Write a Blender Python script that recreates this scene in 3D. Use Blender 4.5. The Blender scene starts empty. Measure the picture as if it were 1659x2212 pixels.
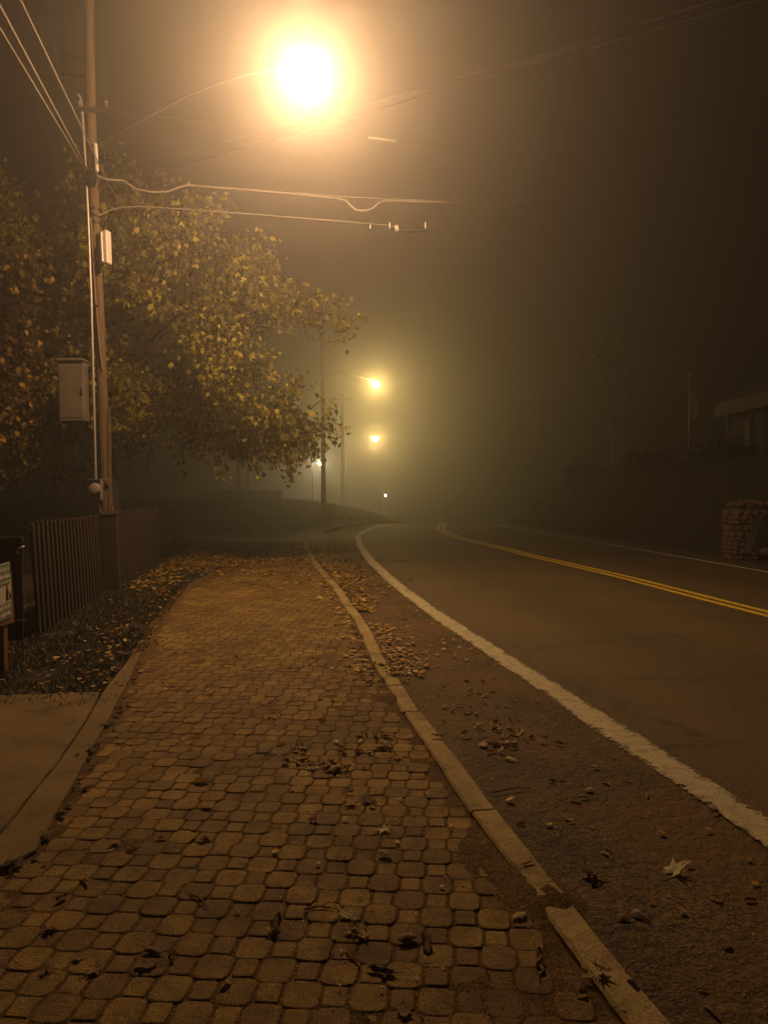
import bpy, math, random
import numpy as np
from mathutils import Vector, Matrix, Euler, noise as mnoise

rnd = random.Random(7)
S = bpy.context.scene
C = S.collection

# ------------------------------------------------------------------ camera
EYE = 1.6
PITCH = math.radians(1.52)
F = 1659.0                      # focal length in the 1659 x 2212 measuring grid
cam_d = bpy.data.cameras.new('camera')
cam = bpy.data.objects.new('camera', cam_d)
C.objects.link(cam)
cam.location = (0, 0, EYE)
cam.rotation_euler = (math.pi/2 - PITCH, 0, 0)
cam_d.sensor_fit = 'VERTICAL'
cam_d.sensor_height = 36
cam_d.lens = 36*F/2212
cam_d.clip_end = 2000
cam_d.clip_start = 0.05
S.camera = cam

def ray(u, v):
    dx, dz, dy = (u-829.5)/F, -(v-1106)/F, 1.0
    c, s = math.cos(PITCH), math.sin(PITCH)
    return Vector((dx, dy*c + dz*s, -dy*s + dz*c))
def at(u, v, Y):
    d = ray(u, v)
    t = Y/d.y
    return Vector((d.x*t, Y, EYE + d.z*t))
def gnd(u, v, z=0.0):
    d = ray(u, v)
    t = (z-EYE)/d.z
    return Vector((d.x*t, d.y*t, z))

# ------------------------------------------------------------------ tagging
def tag(o, label=None, cat=None, group=None, kind=None):
    if label: o['label'] = label
    if cat: o['category'] = cat
    if group: o['group'] = group
    if kind: o['kind'] = kind
    return o
def empty(name, loc=(0, 0, 0)):
    o = bpy.data.objects.new(name, None)
    C.objects.link(o)
    o.location = loc
    return o

# ------------------------------------------------------------------ mesh builder (world coordinates)
class MB:
    def __init__(self):
        self.v, self.f, self.uv = [], [], None
    def face_block(self, vs, fs):
        b = len(self.v)
        self.v += [tuple(p) for p in vs]
        self.f += [tuple(b+i for i in f) for f in fs]
        return self
    def box(self, c, s, M=None, bev=0.0):
        c = Vector(c); hx, hy, hz = s[0]/2, s[1]/2, s[2]/2
        if bev <= 0:
            P = [Vector((x*hx, y*hy, z*hz)) for z in (-1, 1) for y in (-1, 1) for x in (-1, 1)]
            fs = [(0, 2, 3, 1), (4, 5, 7, 6), (0, 1, 5, 4), (2, 6, 7, 3), (0, 4, 6, 2), (1, 3, 7, 5)]
        else:
            b = min(bev, hx*.9, hy*.9, hz*.9)
            P = []; idx = {}
            for sx in (-1, 1):
                for sy in (-1, 1):
                    for sz in (-1, 1):
                        for ax in range(3):
                            p = [sx*(hx-b), sy*(hy-b), sz*(hz-b)]
                            p[ax] += (sx, sy, sz)[ax]*b
                            idx[(sx, sy, sz, ax)] = len(P); P.append(Vector(p))
            fs = []
            for ax in range(3):
                for s_ in (-1, 1):
                    o = [i for i in range(3) if i != ax]
                    q = []
                    for a, bb in ((-1, -1), (1, -1), (1, 1), (-1, 1)):
                        k = [0, 0, 0]; k[ax] = s_; k[o[0]] = a; k[o[1]] = bb
                        q.append(idx[(k[0], k[1], k[2], ax)])
                    fs.append(tuple(q))
            for ax in range(3):      # edges parallel to ax
                o = [i for i in range(3) if i != ax]
                for a in (-1, 1):
                    for bb in (-1, 1):
                        q = []
                        for e in (-1, 1):
                            k = [0, 0, 0]; k[ax] = e; k[o[0]] = a; k[o[1]] = bb
                            pair = [idx[(k[0], k[1], k[2], o[0])], idx[(k[0], k[1], k[2], o[1])]]
                            q += pair if e < 0 else pair[::-1]
                        fs.append(tuple(q))
            for sx in (-1, 1):
                for sy in (-1, 1):
                    for sz in (-1, 1):
                        fs.append(tuple(idx[(sx, sy, sz, a)] for a in range(3)))
        if M is not None:
            P = [M @ p for p in P]
        return self.face_block([p + c for p in P], fs)
    def tube(self, pts, r, n=8, caps=True):
        pts = [Vector(p) for p in pts]
        rs = r if isinstance(r, (list, tuple)) else [r]*len(pts)
        vs, fs = [], []
        up = None
        for i, p in enumerate(pts):
            a = pts[max(i-1, 0)]; b = pts[min(i+1, len(pts)-1)]
            t = (b-a)
            t = t.normalized() if t.length > 1e-9 else Vector((0, 0, 1))
            if up is None:
                up = t.orthogonal().normalized()
            else:
                up = (up - t*up.dot(t))
                up = up.normalized() if up.length > 1e-6 else t.orthogonal().normalized()
            w = t.cross(up)
            for k in range(n):
                an = 2*math.pi*k/n
                vs.append(p + (up*math.cos(an) + w*math.sin(an))*rs[i])
        for i in range(len(pts)-1):
            for k in range(n):
                fs.append((i*n+k, i*n+(k+1) % n, (i+1)*n+(k+1) % n, (i+1)*n+k))
        if caps:
            fs.append(tuple(range(n))[::-1])
            fs.append(tuple((len(pts)-1)*n+k for k in range(n)))
        return self.face_block(vs, fs)
    def ball(self, c, r, seg=16, rings=10, squash=(1, 1, 1), zmin=-1.0, zmax=1.0):
        c = Vector(c); vs, fs = [], []
        a0, a1 = math.asin(zmin), math.asin(zmax)
        for i in range(rings+1):
            a = a0 + (a1-a0)*i/rings
            for k in range(seg):
                t = 2*math.pi*k/seg
                vs.append(c + Vector((math.cos(a)*math.cos(t)*r*squash[0], math.cos(a)*math.sin(t)*r*squash[1], math.sin(a)*r*squash[2])))
        for i in range(rings):
            for k in range(seg):
                fs.append((i*seg+k, i*seg+(k+1) % seg, (i+1)*seg+(k+1) % seg, (i+1)*seg+k))
        fs.append(tuple(range(seg))[::-1]); fs.append(tuple(rings*seg+k for k in range(seg)))
        return self.face_block(vs, fs)
    def prism(self, poly, n, depth):
        """flat polygon (list of points) pushed along n by depth"""
        n = Vector(n).normalized()*depth; m = len(poly)
        A = [Vector(p) for p in poly]; B = [p+n for p in A]
        fs = [tuple(range(m))[::-1], tuple(range(m, 2*m))]
        fs += [(i, (i+1) % m, m+(i+1) % m, m+i) for i in range(m)]
        return self.face_block(A+B, fs)
    def build(self, name, mat, parent=None, smooth=False, origin=None):
        me = bpy.data.meshes.new(name)
        o = bpy.data.objects.new(name, me)
        C.objects.link(o)
        off = Vector((0, 0, 0))
        if parent is not None:
            o.parent = parent
            q = parent
            while q is not None:
                off += q.location; q = q.parent
        elif origin is not None:
            off = Vector(origin); o.location = off
        V = np.array(self.v, dtype=np.float64).reshape(-1, 3) - np.array(off)
        me.from_pydata(V.tolist(), [], self.f)
        if self.uv is not None:
            l = me.uv_layers.new(name='UVMap')
            li = np.empty(len(me.loops), dtype=np.int32); me.loops.foreach_get('vertex_index', li)
            l.data.foreach_set('uv', np.array(self.uv, dtype=np.float32)[li].ravel())
        me.materials.append(mat)
        if smooth:
            me.polygons.foreach_set('use_smooth', [True]*len(me.polygons))
        me.update()
        return o

def smooth_by_angle(o, deg=40):
    me = o.data
    me.polygons.foreach_set('use_smooth', [True]*len(me.polygons))
    try:
        me.set_sharp_from_angle(angle=math.radians(deg))
    except Exception:
        pass
    return o

# ------------------------------------------------------------------ materials
def new_mat(name):
    m = bpy.data.materials.new(name)
    m.use_nodes = True
    nt = m.node_tree
    return m, nt, nt.nodes['Principled BSDF'], nt.nodes['Material Output']
def nnode(nt, t, **kw):
    n = nt.nodes.new(t)
    for k, v in kw.items():
        setattr(n, k, v)
    return n
def noise_tex(nt, scale, detail=5, rough=.6, coord=None, dist=0.0):
    n = nnode(nt, 'ShaderNodeTexNoise')
    n.inputs['Scale'].default_value = scale
    n.inputs['Detail'].default_value = detail
    n.inputs['Roughness'].default_value = rough
    n.inputs['Distortion'].default_value = dist
    if coord is not None:
        nt.links.new(coord, n.inputs['Vector'])
    return n
def ramp(nt, fac, stops):
    r = nnode(nt, 'ShaderNodeValToRGB')
    e = r.color_ramp.elements
    while len(e) < len(stops):
        e.new(.5)
    for i, (p, c) in enumerate(stops):
        e[i].position = p
        e[i].color = (c[0], c[1], c[2], 1) if len(c) == 3 else c
    nt.links.new(fac, r.inputs['Fac'])
    return r
def mixc(nt, fac, a, b, mode='MIX'):
    n = nnode(nt, 'ShaderNodeMix', data_type='RGBA', blend_type=mode)
    for sock, val in ((n.inputs[0], fac), (n.inputs[6], a), (n.inputs[7], b)):
        if isinstance(val, bpy.types.NodeSocket):
            nt.links.new(val, sock)
        elif isinstance(val, (int, float)):
            sock.default_value = val
        else:
            sock.default_value = (val[0], val[1], val[2], 1)
    return n.outputs[2]
def bump(nt, height, strength, dist, prev=None):
    b = nnode(nt, 'ShaderNodeBump')
    b.inputs['Strength'].default_value = strength
    b.inputs['Distance'].default_value = dist
    nt.links.new(height, b.inputs['Height'])
    if prev is not None:
        nt.links.new(prev, b.inputs['Normal'])
    return b.outputs['Normal']
def basic(name, c1, c2=None, scale=8, rough=.75, bscale=None, bstr=.3, bdist=.01, metal=0.0, stretch=None):
    m, nt, p, out = new_mat(name)
    tc = nnode(nt, 'ShaderNodeTexCoord').outputs['Object']
    if stretch:
        mp = nnode(nt, 'ShaderNodeMapping'); mp.inputs['Scale'].default_value = stretch
        nt.links.new(tc, mp.inputs['Vector']); tc = mp.outputs['Vector']
    n = noise_tex(nt, scale, 6, .65, tc)
    r = ramp(nt, n.outputs['Fac'], [(.3, c1), (.7, c2 or c1)])
    nt.links.new(r.outputs['Color'], p.inputs['Base Color'])
    p.inputs['Roughness'].default_value = rough
    p.inputs['Metallic'].default_value = metal
    if bscale:
        b = noise_tex(nt, bscale, 6, .7, tc)
        nt.links.new(bump(nt, b.outputs['Fac'], bstr, bdist), p.inputs['Normal'])
    return m

def geo_pos(nt):
    return nnode(nt, 'ShaderNodeNewGeometry').outputs['Position']

def make_asphalt():
    m, nt, p, out = new_mat('asphalt')
    pos = geo_pos(nt)
    big = noise_tex(nt, .6, 4, .6, pos)
    base = ramp(nt, big.outputs['Fac'], [(.3, (.096, .073, .036)), (.7, (.140, .103, .046))]).outputs['Color']
    st = noise_tex(nt, 85, 3, .6, pos)
    agg = ramp(nt, st.outputs['Fac'], [(.36, (.3, .3, .3)), (.5, (1, 1, 1)), (.60, (1.1, 1.1, 1.1)), (.72, (3.4, 3.2, 2.8))]).outputs['Color']
    col = mixc(nt, 1.0, base, agg, 'MULTIPLY')
    md = noise_tex(nt, 22, 5, .7, pos)
    col = mixc(nt, 1.0, col, ramp(nt, md.outputs['Fac'], [(.3, (.68, .68, .68)), (.7, (1.3, 1.3, 1.3))]).outputs['Color'], 'MULTIPLY')
    uvn = nnode(nt, 'ShaderNodeUVMap').outputs['UV']
    sx_ = nnode(nt, 'ShaderNodeSeparateXYZ'); nt.links.new(uvn, sx_.inputs[0])
    trk = ramp(nt, sx_.outputs[0], [(0, (.92, .92, .92)), (.10, (1.12, 1.12, 1.12)), (.24, (.86, .84, .82)), (.38, (1.14, 1.14, 1.14)), (.5, (.92, .9, .88)), (.62, (1.12, 1.12, 1.12)), (.76, (.86, .84, .82)), (.90, (1.1, 1.1, 1.1))])
    col = mixc(nt, .8, col, mixc(nt, 1.0, col, trk.outputs['Color'], 'MULTIPLY'))
    # hairline cracks
    vor = nnode(nt, 'ShaderNodeTexVoronoi', feature='DISTANCE_TO_EDGE')
    vor.inputs['Scale'].default_value = .55
    wob = noise_tex(nt, 2.2, 5, .6, pos)
    wv = mixc(nt, .35, pos, wob.outputs['Color'], 'ADD')
    nt.links.new(wv, vor.inputs['Vector'])
    cr = ramp(nt, vor.outputs['Distance'], [(.0, (.35, .35, .35)), (.012, (1, 1, 1))]).outputs['Color']
    col = mixc(nt, .7, col, mixc(nt, 1.0, col, cr, 'MULTIPLY'))
    nt.links.new(col, p.inputs['Base Color'])
    p.inputs['Roughness'].default_value = .72
    p.inputs['Specular IOR Level'].default_value = .35
    n = bump(nt, st.outputs['Fac'], .9, .012)
    nt.links.new(n, p.inputs['Normal'])
    return m

def make_shoulder():
    m, nt, p, out = new_mat('gritty_shoulder')
    pos = geo_pos(nt)
    big = noise_tex(nt, 1.1, 5, .62, pos, .3)
    base = ramp(nt, big.outputs['Fac'], [(.30, (.044, .033, .016)), (.5, (.078, .054, .022)), (.72, (.122, .081, .030))]).outputs['Color']
    st = noise_tex(nt, 75, 3, .6, pos)
    agg = ramp(nt, st.outputs['Fac'], [(.36, (.25, .25, .25)), (.5, (1, 1, 1)), (.68, (2.2, 2.1, 1.8))]).outputs['Color']
    dz_ = noise_tex(nt, .9, 4, .6, pos, .6)
    dirt = ramp(nt, dz_.outputs['Fac'], [(.46, (0, 0, 0)), (.60, (1, 1, 1))]).outputs['Color']
    col = mixc(nt, 1.0, base, agg, 'MULTIPLY')
    fine = noise_tex(nt, 45, 5, .7, pos)
    dcol = mixc(nt, 1.0, (.140, .083, .026), ramp(nt, fine.outputs['Fac'], [(.3, (.55, .5, .45)), (.7, (1.25, 1.25, 1.25))]).outputs['Color'], 'MULTIPLY')
    col = mixc(nt, mixc(nt, 1.0, dirt, (.8, .8, .8), 'MULTIPLY'), col, dcol)
    nt.links.new(col, p.inputs['Base Color'])
    p.inputs['Roughness'].default_value = .85
    n1 = bump(nt, st.outputs['Fac'], .75, .014)
    mid = noise_tex(nt, 14, 4, .6, pos)
    n2 = bump(nt, mid.outputs['Fac'], .7, .04, n1)
    nt.links.new(n2, p.inputs['Normal'])
    return m

def make_stained(name, dark, mid, light):
    m, nt, p, out = new_mat(name)
    pos = geo_pos(nt)
    big = noise_tex(nt, 3.2, 7, .68, pos, .4)
    base = ramp(nt, big.outputs['Fac'], [(.30, dark), (.48, mid), (.72, light)]).outputs['Color']
    st = noise_tex(nt, 120, 3, .6, pos)
    col = mixc(nt, 1.0, base, ramp(nt, st.outputs['Fac'], [(.34, (.4, .38, .34)), (.46, (1, 1, 1)), (.6, (1, 1, 1)), (.74, (1.7, 1.6, 1.5))]).outputs['Color'], 'MULTIPLY')
    nt.links.new(col, p.inputs['Base Color'])
    p.inputs['Roughness'].default_value = .85
    n1 = bump(nt, st.outputs['Fac'], .7, .006)
    md = noise_tex(nt, 22, 5, .65, pos)
    nt.links.new(bump(nt, md.outputs['Fac'], .6, .012, n1), p.inputs['Normal'])
    return m

def make_dirt():
    m, nt, p, out = new_mat('joint_soil')
    pos = geo_pos(nt)
    big = noise_tex(nt, 5, 6, .7, pos)
    base = ramp(nt, big.outputs['Fac'], [(.3, (.068, .040, .011)), (.55, (.125, .075, .021)), (.75, (.18, .113, .032))]).outputs['Color']
    st = noise_tex(nt, 110, 3, .65, pos, .8)
    col = mixc(nt, 1.0, base, ramp(nt, st.outputs['Fac'], [(.36, (.18, .16, .14)), (.5, (1, 1, 1)), (.70, (2.4, 2.2, 1.8))]).outputs['Color'], 'MULTIPLY')
    nt.links.new(col, p.inputs['Base Color'])
    p.inputs['Roughness'].default_value = .95
    n1 = bump(nt, st.outputs['Fac'], 1.0, .012)
    md = noise_tex(nt, 26, 4, .6, pos)
    nt.links.new(bump(nt, md.outputs['Fac'], .7, .03, n1), p.inputs['Normal'])
    return m

def make_paver():
    m, nt, p, out = new_mat('paver_concrete')
    pos = geo_pos(nt)
    at_ = nnode(nt, 'ShaderNodeAttribute'); at_.attribute_name = 'tone'
    base = ramp(nt, at_.outputs['Fac'], [(0, (.160, .097, .019)), (.5, (.222, .144, .026)), (1, (.290, .196, .038))]).outputs['Color']
    big = noise_tex(nt, 1.6, 5, .6, pos)
    grime = ramp(nt, big.outputs['Fac'], [(.3, (.50, .44, .38)), (.62, (1.08, 1.08, 1.08))]).outputs['Color']
    b2 = noise_tex(nt, 9, 6, .7, pos)
    grime = mixc(nt, 1.0, grime, ramp(nt, b2.outputs['Fac'], [(.32, (.50, .45, .40)), (.55, (1.05, 1.05, 1.05))]).outputs['Color'], 'MULTIPLY')
    col = mixc(nt, 1.0, base, grime, 'MULTIPLY')
    st = noise_tex(nt, 150, 3, .6, pos)
    sp = ramp(nt, st.outputs['Fac'], [(.36, (.35, .33, .3)), (.47, (1, 1, 1)), (.58, (1, 1, 1)), (.72, (2.4, 2.3, 2.1))]).outputs['Color']
    col = mixc(nt, 1.0, col, sp, 'MULTIPLY')
    nt.links.new(col, p.inputs['Base Color'])
    p.inputs['Roughness'].default_value = .8
    n1 = bump(nt, st.outputs['Fac'], .8, .006)
    mid = noise_tex(nt, 38, 4, .65, pos)
    nt.links.new(bump(nt, mid.outputs['Fac'], .7, .009, n1), p.inputs['Normal'])
    return m

def make_line(name, c, wear_lo, wear_hi, dirt, k2=.75):
    m, nt, p, out = new_mat(name)
    pos = geo_pos(nt)
    uv = nnode(nt, 'ShaderNodeUVMap').outputs['UV']
    sep = nnode(nt, 'ShaderNodeSeparateXYZ'); nt.links.new(uv, sep.inputs[0])
    # distance to the edge of the stripe, 0 at the rim .. 1 in the middle
    a = nnode(nt, 'ShaderNodeMath', operation='SUBTRACT'); nt.links.new(sep.outputs[0], a.inputs[0]); a.inputs[1].default_value = .5
    b = nnode(nt, 'ShaderNodeMath', operation='ABSOLUTE'); nt.links.new(a.outputs[0], b.inputs[0])
    e = nnode(nt, 'ShaderNodeMath', operation='MULTIPLY_ADD'); nt.links.new(b.outputs[0], e.inputs[0]); e.inputs[1].default_value = -2; e.inputs[2].default_value = 1
    n = noise_tex(nt, 26, 6, .72, pos)
    n2 = noise_tex(nt, 5, 4, .6, pos)
    s1 = nnode(nt, 'ShaderNodeMath', operation='MULTIPLY_ADD'); nt.links.new(e.outputs[0], s1.inputs[0]); s1.inputs[1].default_value = .45
    nt.links.new(n.outputs['Fac'], s1.inputs[2])
    s2 = nnode(nt, 'ShaderNodeMath', operation='MULTIPLY_ADD'); nt.links.new(n2.outputs['Fac'], s2.inputs[0]); s2.inputs[1].default_value = k2
    nt.links.new(s1.outputs[0], s2.inputs[2])
    mask = ramp(nt, s2.outputs[0], [(wear_lo, (0, 0, 0)), (wear_hi, (1, 1, 1))]).outputs['Color']
    st = noise_tex(nt, 120, 3, .6, pos)
    col = mixc(nt, 1.0, c, ramp(nt, st.outputs['Fac'], [(.3, (.55, .5, .45)), (.6, (1, 1, 1))]).outputs['Color'], 'MULTIPLY')
    dn = noise_tex(nt, 9, 5, .7, pos)
    col = mixc(nt, ramp(nt, dn.outputs['Fac'], [(.45, (0, 0, 0)), (.75, (.8, .8, .8))]).outputs['Color'], col, dirt)
    nt.links.new(col, p.inputs['Base Color'])
    p.inputs['Roughness'].default_value = .7
    nt.links.new(bump(nt, st.outputs['Fac'], .5, .005), p.inputs['Normal'])
    tr = nnode(nt, 'ShaderNodeBsdfTransparent')
    mx = nnode(nt, 'ShaderNodeMixShader')
    nt.links.new(mask, mx.inputs[0]); nt.links.new(tr.outputs[0], mx.inputs[1]); nt.links.new(p.outputs[0], mx.inputs[2])
    nt.links.new(mx.outputs[0], out.inputs['Surface'])
    return m

def make_leaf(name, stops, transl=.35):
    m, nt, p, out = new_mat(name)
    g = nnode(nt, 'ShaderNodeNewGeometry')
    col = ramp(nt, g.outputs['Random Per Island'], stops).outputs['Color']
    nt.links.new(col, p.inputs['Base Color'])
    p.inputs['Roughness'].default_value = .55
    t = nnode(nt, 'ShaderNodeBsdfTranslucent'); nt.links.new(col, t.inputs['Color'])
    mx = nnode(nt, 'ShaderNodeMixShader'); mx.inputs[0].default_value = transl
    nt.links.new(p.outputs[0], mx.inputs[1]); nt.links.new(t.outputs[0], mx.inputs[2])
    nt.links.new(mx.outputs[0], out.inputs['Surface'])
    return m

def make_drop_leaf(name='dry_leaf', k=1.0):
    m, nt, p, out = new_mat(name)
    oi = nnode(nt, 'ShaderNodeObjectInfo')
    col = ramp(nt, oi.outputs['Random'], [(q_, tuple(min(.9, c_*k) for c_ in v_)) for q_, v_ in [(0, (.16, .095, .032)), (.4, (.33, .21, .065)), (.75, (.50, .35, .11)), (.93, (.62, .48, .17)), (1, (.72, .60, .28))]]).outputs['Color']
    tc = nnode(nt, 'ShaderNodeTexCoord').outputs['Object']
    n = noise_tex(nt, 60, 4, .6, tc)
    col = mixc(nt, 1.0, col, ramp(nt, n.outputs['Fac'], [(.35, (.55, .5, .45)), (.6, (1, 1, 1))]).outputs['Color'], 'MULTIPLY')
    nt.links.new(col, p.inputs['Base Color'])
    p.inputs['Roughness'].default_value = .6
    nt.links.new(bump(nt, n.outputs['Fac'], .4, .004), p.inputs['Normal'])
    t = nnode(nt, 'ShaderNodeBsdfTranslucent'); nt.links.new(col, t.inputs['Color'])
    mx = nnode(nt, 'ShaderNodeMixShader'); mx.inputs[0].default_value = .38
    nt.links.new(p.outputs[0], mx.inputs[1]); nt.links.new(t.outputs[0], mx.inputs[2])
    nt.links.new(mx.outputs[0], out.inputs['Surface'])
    return m

def emit(name, c, s):
    m, nt, p, out = new_mat(name)
    e = nnode(nt, 'ShaderNodeEmission')
    e.inputs['Color'].default_value = (*c, 1); e.inputs['Strength'].default_value = s
    nt.links.new(e.outputs[0], out.inputs['Surface'])
    return m

M = {}
M['asphalt'] = make_asphalt()
M['shoulder'] = make_shoulder()
M['tar'] = basic('tar', (.030, .025, .019), (.055, .044, .032), 14, .8, 60, .6, .006)  # dark tone of the shadow painted across the road
M['paver'] = make_paver()
M['white'] = make_line('worn_white_paint', (.56, .53, .34), .84, 1.0, (.15, .11, .05))
M['white_far'] = make_line('white_paint', (.80, .78, .72), .36, .56, (.45, .38, .28), .45)
M['yellow'] = make_line('yellow_paint', (.88, .66, .04), .32, .50, (.55, .38, .04), .45)
M['sand'] = make_dirt()
M['granite'] = make_stained('granite', (.11, .083, .034), (.33, .255, .105), (.45, .36, .16))
M['concrete'] = make_stained('concrete', (.070, .047, .017), (.160, .112, .042), (.215, .155, .060))
M['soil'] = basic('soil', (.018, .014, .008), (.042, .031, .015), 2.5, .95, 14, .8, .05)
M['gravel'] = basic('gravel', (.05, .04, .03), (.11, .085, .06), 30, .95, 30, .9, .03)
M['wood'] = basic('pole_wood', (.060, .040, .020), (.22, .150, .080), 4, .85, 7, .9, .02, stretch=(14, 14, .5))
M['far_wood'] = basic('weathered_wood', (.07, .05, .03), (.12, .085, .05), 5, .85, 9, .5, .012, stretch=(9, 9, .7))
M['picket'] = basic('stained_wood', (.014, .0065, .0032), (.036, .016, .0075), 6, .75, 12, .5, .008, stretch=(10, 10, .8))
M['darkwood'] = basic('dark_wood', (.018, .012, .008), (.034, .022, .014), 6, .8, 12, .5, .008, stretch=(10, 10, .8))
M['post'] = basic('post_wood', (.15, .055, .02), (.24, .10, .04), 6, .75, 12, .5, .008, stretch=(10, 10, .8))
M['galv'] = basic('galvanised_steel', (.42, .40, .37), (.58, .55, .50), 12, .45, None, metal=.55)
M['greybox'] = basic('grey_paint', (.10, .086, .075), (.165, .142, .122), 3, .6, 30, .1, .004)
M['whitebox'] = basic('white_plastic', (.62, .58, .54), (.72, .68, .63), 3, .45)
M['black'] = basic('black_rubber', (.006, .006, .005), (.012, .011, .010), 10, .9)
M['black'].node_tree.nodes['Principled BSDF'].inputs['Specular IOR Level'].default_value = .1
M['can'] = basic('dull_grey_paint', (.085, .08, .075), (.12, .11, .10), 3, .7)
M['darkmetal'] = basic('dark_iron', (.03, .026, .022), (.055, .047, .04), 10, .55, metal=.3)
M['cable'] = basic('cable_sheath', (.15, .13, .11), (.24, .215, .185), 9, .42)
M['glass'] = basic('meter_glass', (.30, .27, .24), (.36, .33, .30), 4, .15)
M['bark'] = basic('bark', (.045, .033, .022), (.10, .075, .05), 8, .9, 18, .8, .03, stretch=(3, 3, 1))
M['birch'] = basic('pale_bark', (.16, .13, .09), (.25, .21, .15), 5, .8, 12, .4, .02)
M['stone'] = basic('field_stone', (.045, .027, .015), (.17, .11, .062), 4, .85, 20, .6, .02)
M['mortar'] = basic('mortar', (.05, .035, .022), (.08, .055, .035), 9, .95)
M['slate'] = basic('dark_slate', (.012, .012, .018), (.026, .025, .034), 5, .8, 16, .4, .02)
M['wall'] = basic('dark_clapboard', (.022, .017, .013), (.034, .026, .02), 3, .8)
M['trim'] = basic('brown_trim', (.060, .034, .017), (.085, .050, .026), 4, .7)
M['roof'] = basic('shingle', (.04, .033, .028), (.07, .055, .045), 14, .9, 20, .5, .02)
M['pane'] = basic('window_glass', (.02, .018, .018), (.03, .028, .026), 2, .1)
M['flag'] = basic('flag_cloth', (.22, .09, .05), (.30, .16, .09), 5, .85)
M['leafy'] = make_leaf('yellow_leaf', [(0, (.055, .050, .010)), (.4, (.16, .145, .022)), (.75, (.36, .32, .042)), (1, (.58, .51, .085))])
M['leafo'] = make_leaf('orange_leaf', [(0, (.035, .026, .008)), (.5, (.10, .066, .013)), (.8, (.26, .165, .028)), (1, (.42, .28, .05))])
M['leafd'] = make_leaf('dark_leaf', [(0, (.018, .018, .007)), (.5, (.035, .032, .011)), (1, (.06, .05, .017))])
M['litter'] = make_leaf('leaf_litter', [(0, (.085, .046, .014)), (.3, (.21, .112, .024)), (.6, (.38, .21, .036)), (.85, (.52, .34, .058)), (1, (.58, .43, .12))], .15)
M['grass'] = make_leaf('grass_blade', [(0, (.020, .022, .007)), (.5, (.038, .038, .011)), (1, (.065, .055, .018))], .2)
M['drop'] = make_drop_leaf()
M['drop_pale'] = make_drop_leaf('pale_dry_leaf', 2.2)
M['drop_dark'] = make_drop_leaf('dark_dry_leaf', .35)
M['sign_white'] = basic('sign_white', (.55, .50, .42), (.62, .57, .48), 6, .5)
M['sign_teal'] = basic('sign_teal', (.13, .22, .20), (.17, .27, .24), 6, .5)
M['sign_black'] = basic('sign_black', (.02, .02, .02), (.03, .03, .03), 6, .5)
LAMP = (1.0, .56, .265)
M['lamp_near'] = emit('sodium_glow', LAMP, 1280)
M['lamp_far'] = emit('sodium_glow_far', (1.0, .67, .22), 1150)
M['lamp_cool'] = emit('pale_glow_far', (1.0, .82, .46), 700)
M['lamp_tiny'] = emit('tiny_glow_far', (1.0, .90, .55), 120)

# ------------------------------------------------------------------ plan curves (ground points read off the street)
def curve(pix, z=0.0):
    P = sorted([gnd(u, v, z) for u, v in pix], key=lambda p: p.y)
    return np.array([p.y for p in P]), np.array([p.x for p in P])
def smooth_curve(Y, X, lo, hi, n=400, w=9):
    yy = np.linspace(lo, hi, n)
    # end slopes continue past the measured range
    s0 = (X[1]-X[0])/(Y[1]-Y[0]); s1 = (X[-1]-X[-2])/(Y[-1]-Y[-2])
    xx = np.interp(yy, Y, X)
    xx = np.where(yy < Y[0], X[0]+(yy-Y[0])*s0, xx)
    xx = np.where(yy > Y[-1], X[-1]+(yy-Y[-1])*s1, xx)
    k = np.ones(w)/w
    xp = np.concatenate([np.full(w//2, xx[0])+ (np.arange(-(w//2), 0))*(xx[1]-xx[0]), xx, np.full(w//2, xx[-1]) + np.arange(1, w//2+1)*(xx[-1]-xx[-2])])
    return yy, np.convolve(xp, k, 'valid')
WL = curve([(860, 1128), (820, 1135), (785, 1147), (772, 1160), (778, 1180), (800, 1210), (850, 1258), (905, 1300), (960, 1340), (1030, 1385), (1100, 1430), (1200, 1495), (1300, 1562), (1400, 1628), (1500, 1692), (1600, 1758), (1690, 1818)])
YL = curve([(962, 1128), (952, 1136), (951, 1143), (965, 1152), (1000, 1164), (1060, 1178), (1150, 1201), (1250, 1224), (1350, 1247), (1450, 1273), (1550, 1299), (1690, 1334)])
RL = curve([(1060, 1127), (1090, 1137), (1150, 1148), (1250, 1164), (1400, 1191), (1500, 1208), (1659, 1236), (1900, 1279)])
KB = curve([(654, 1165), (656, 1180), (672, 1215), (700, 1250), (718, 1270), (740, 1305), (775, 1355), (795, 1410), (810, 1440), (840, 1485), (870, 1540), (905, 1592), (945, 1648), (985, 1713), (1030, 1778), (1085, 1850), (1150, 1940), (1205, 2020), (1290, 2130), (1350, 2212)])
LE = curve([(480, 1190), (420, 1250), (375, 1310), (345, 1350), (312, 1410), (270, 1490), (200, 1620), (130, 1750), (75, 1850), (52, 1862), (0, 1884), (-60, 1900), (-400, 1905)])
def ext(cv, extra):
    Y = np.concatenate([cv[0], [p[0] for p in extra]]); X = np.concatenate([cv[1], [p[1] for p in extra]])
    o = np.argsort(Y); return Y[o], X[o]
WL = ext(WL, [(52, 3.6), (70, 8.5), (100, 16), (160, 32)])
YL = ext(YL, [(52, 6.6), (70, 11.8), (100, 19.4), (160, 36)])
RL = ext(RL, [(52, 9.6), (70, 15), (100, 23), (160, 40)])
WLs = smooth_curve(*WL, -6, 160, 900, 9); YLs = smooth_curve(*YL, -6, 160, 900, 9); RLs = smooth_curve(*RL, -6, 160, 900, 9)
KBs = smooth_curve(*KB, -3, 25.2, 500, 9)
LEs = smooth_curve(*LE, -3, 25.2, 900, 5)
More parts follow.
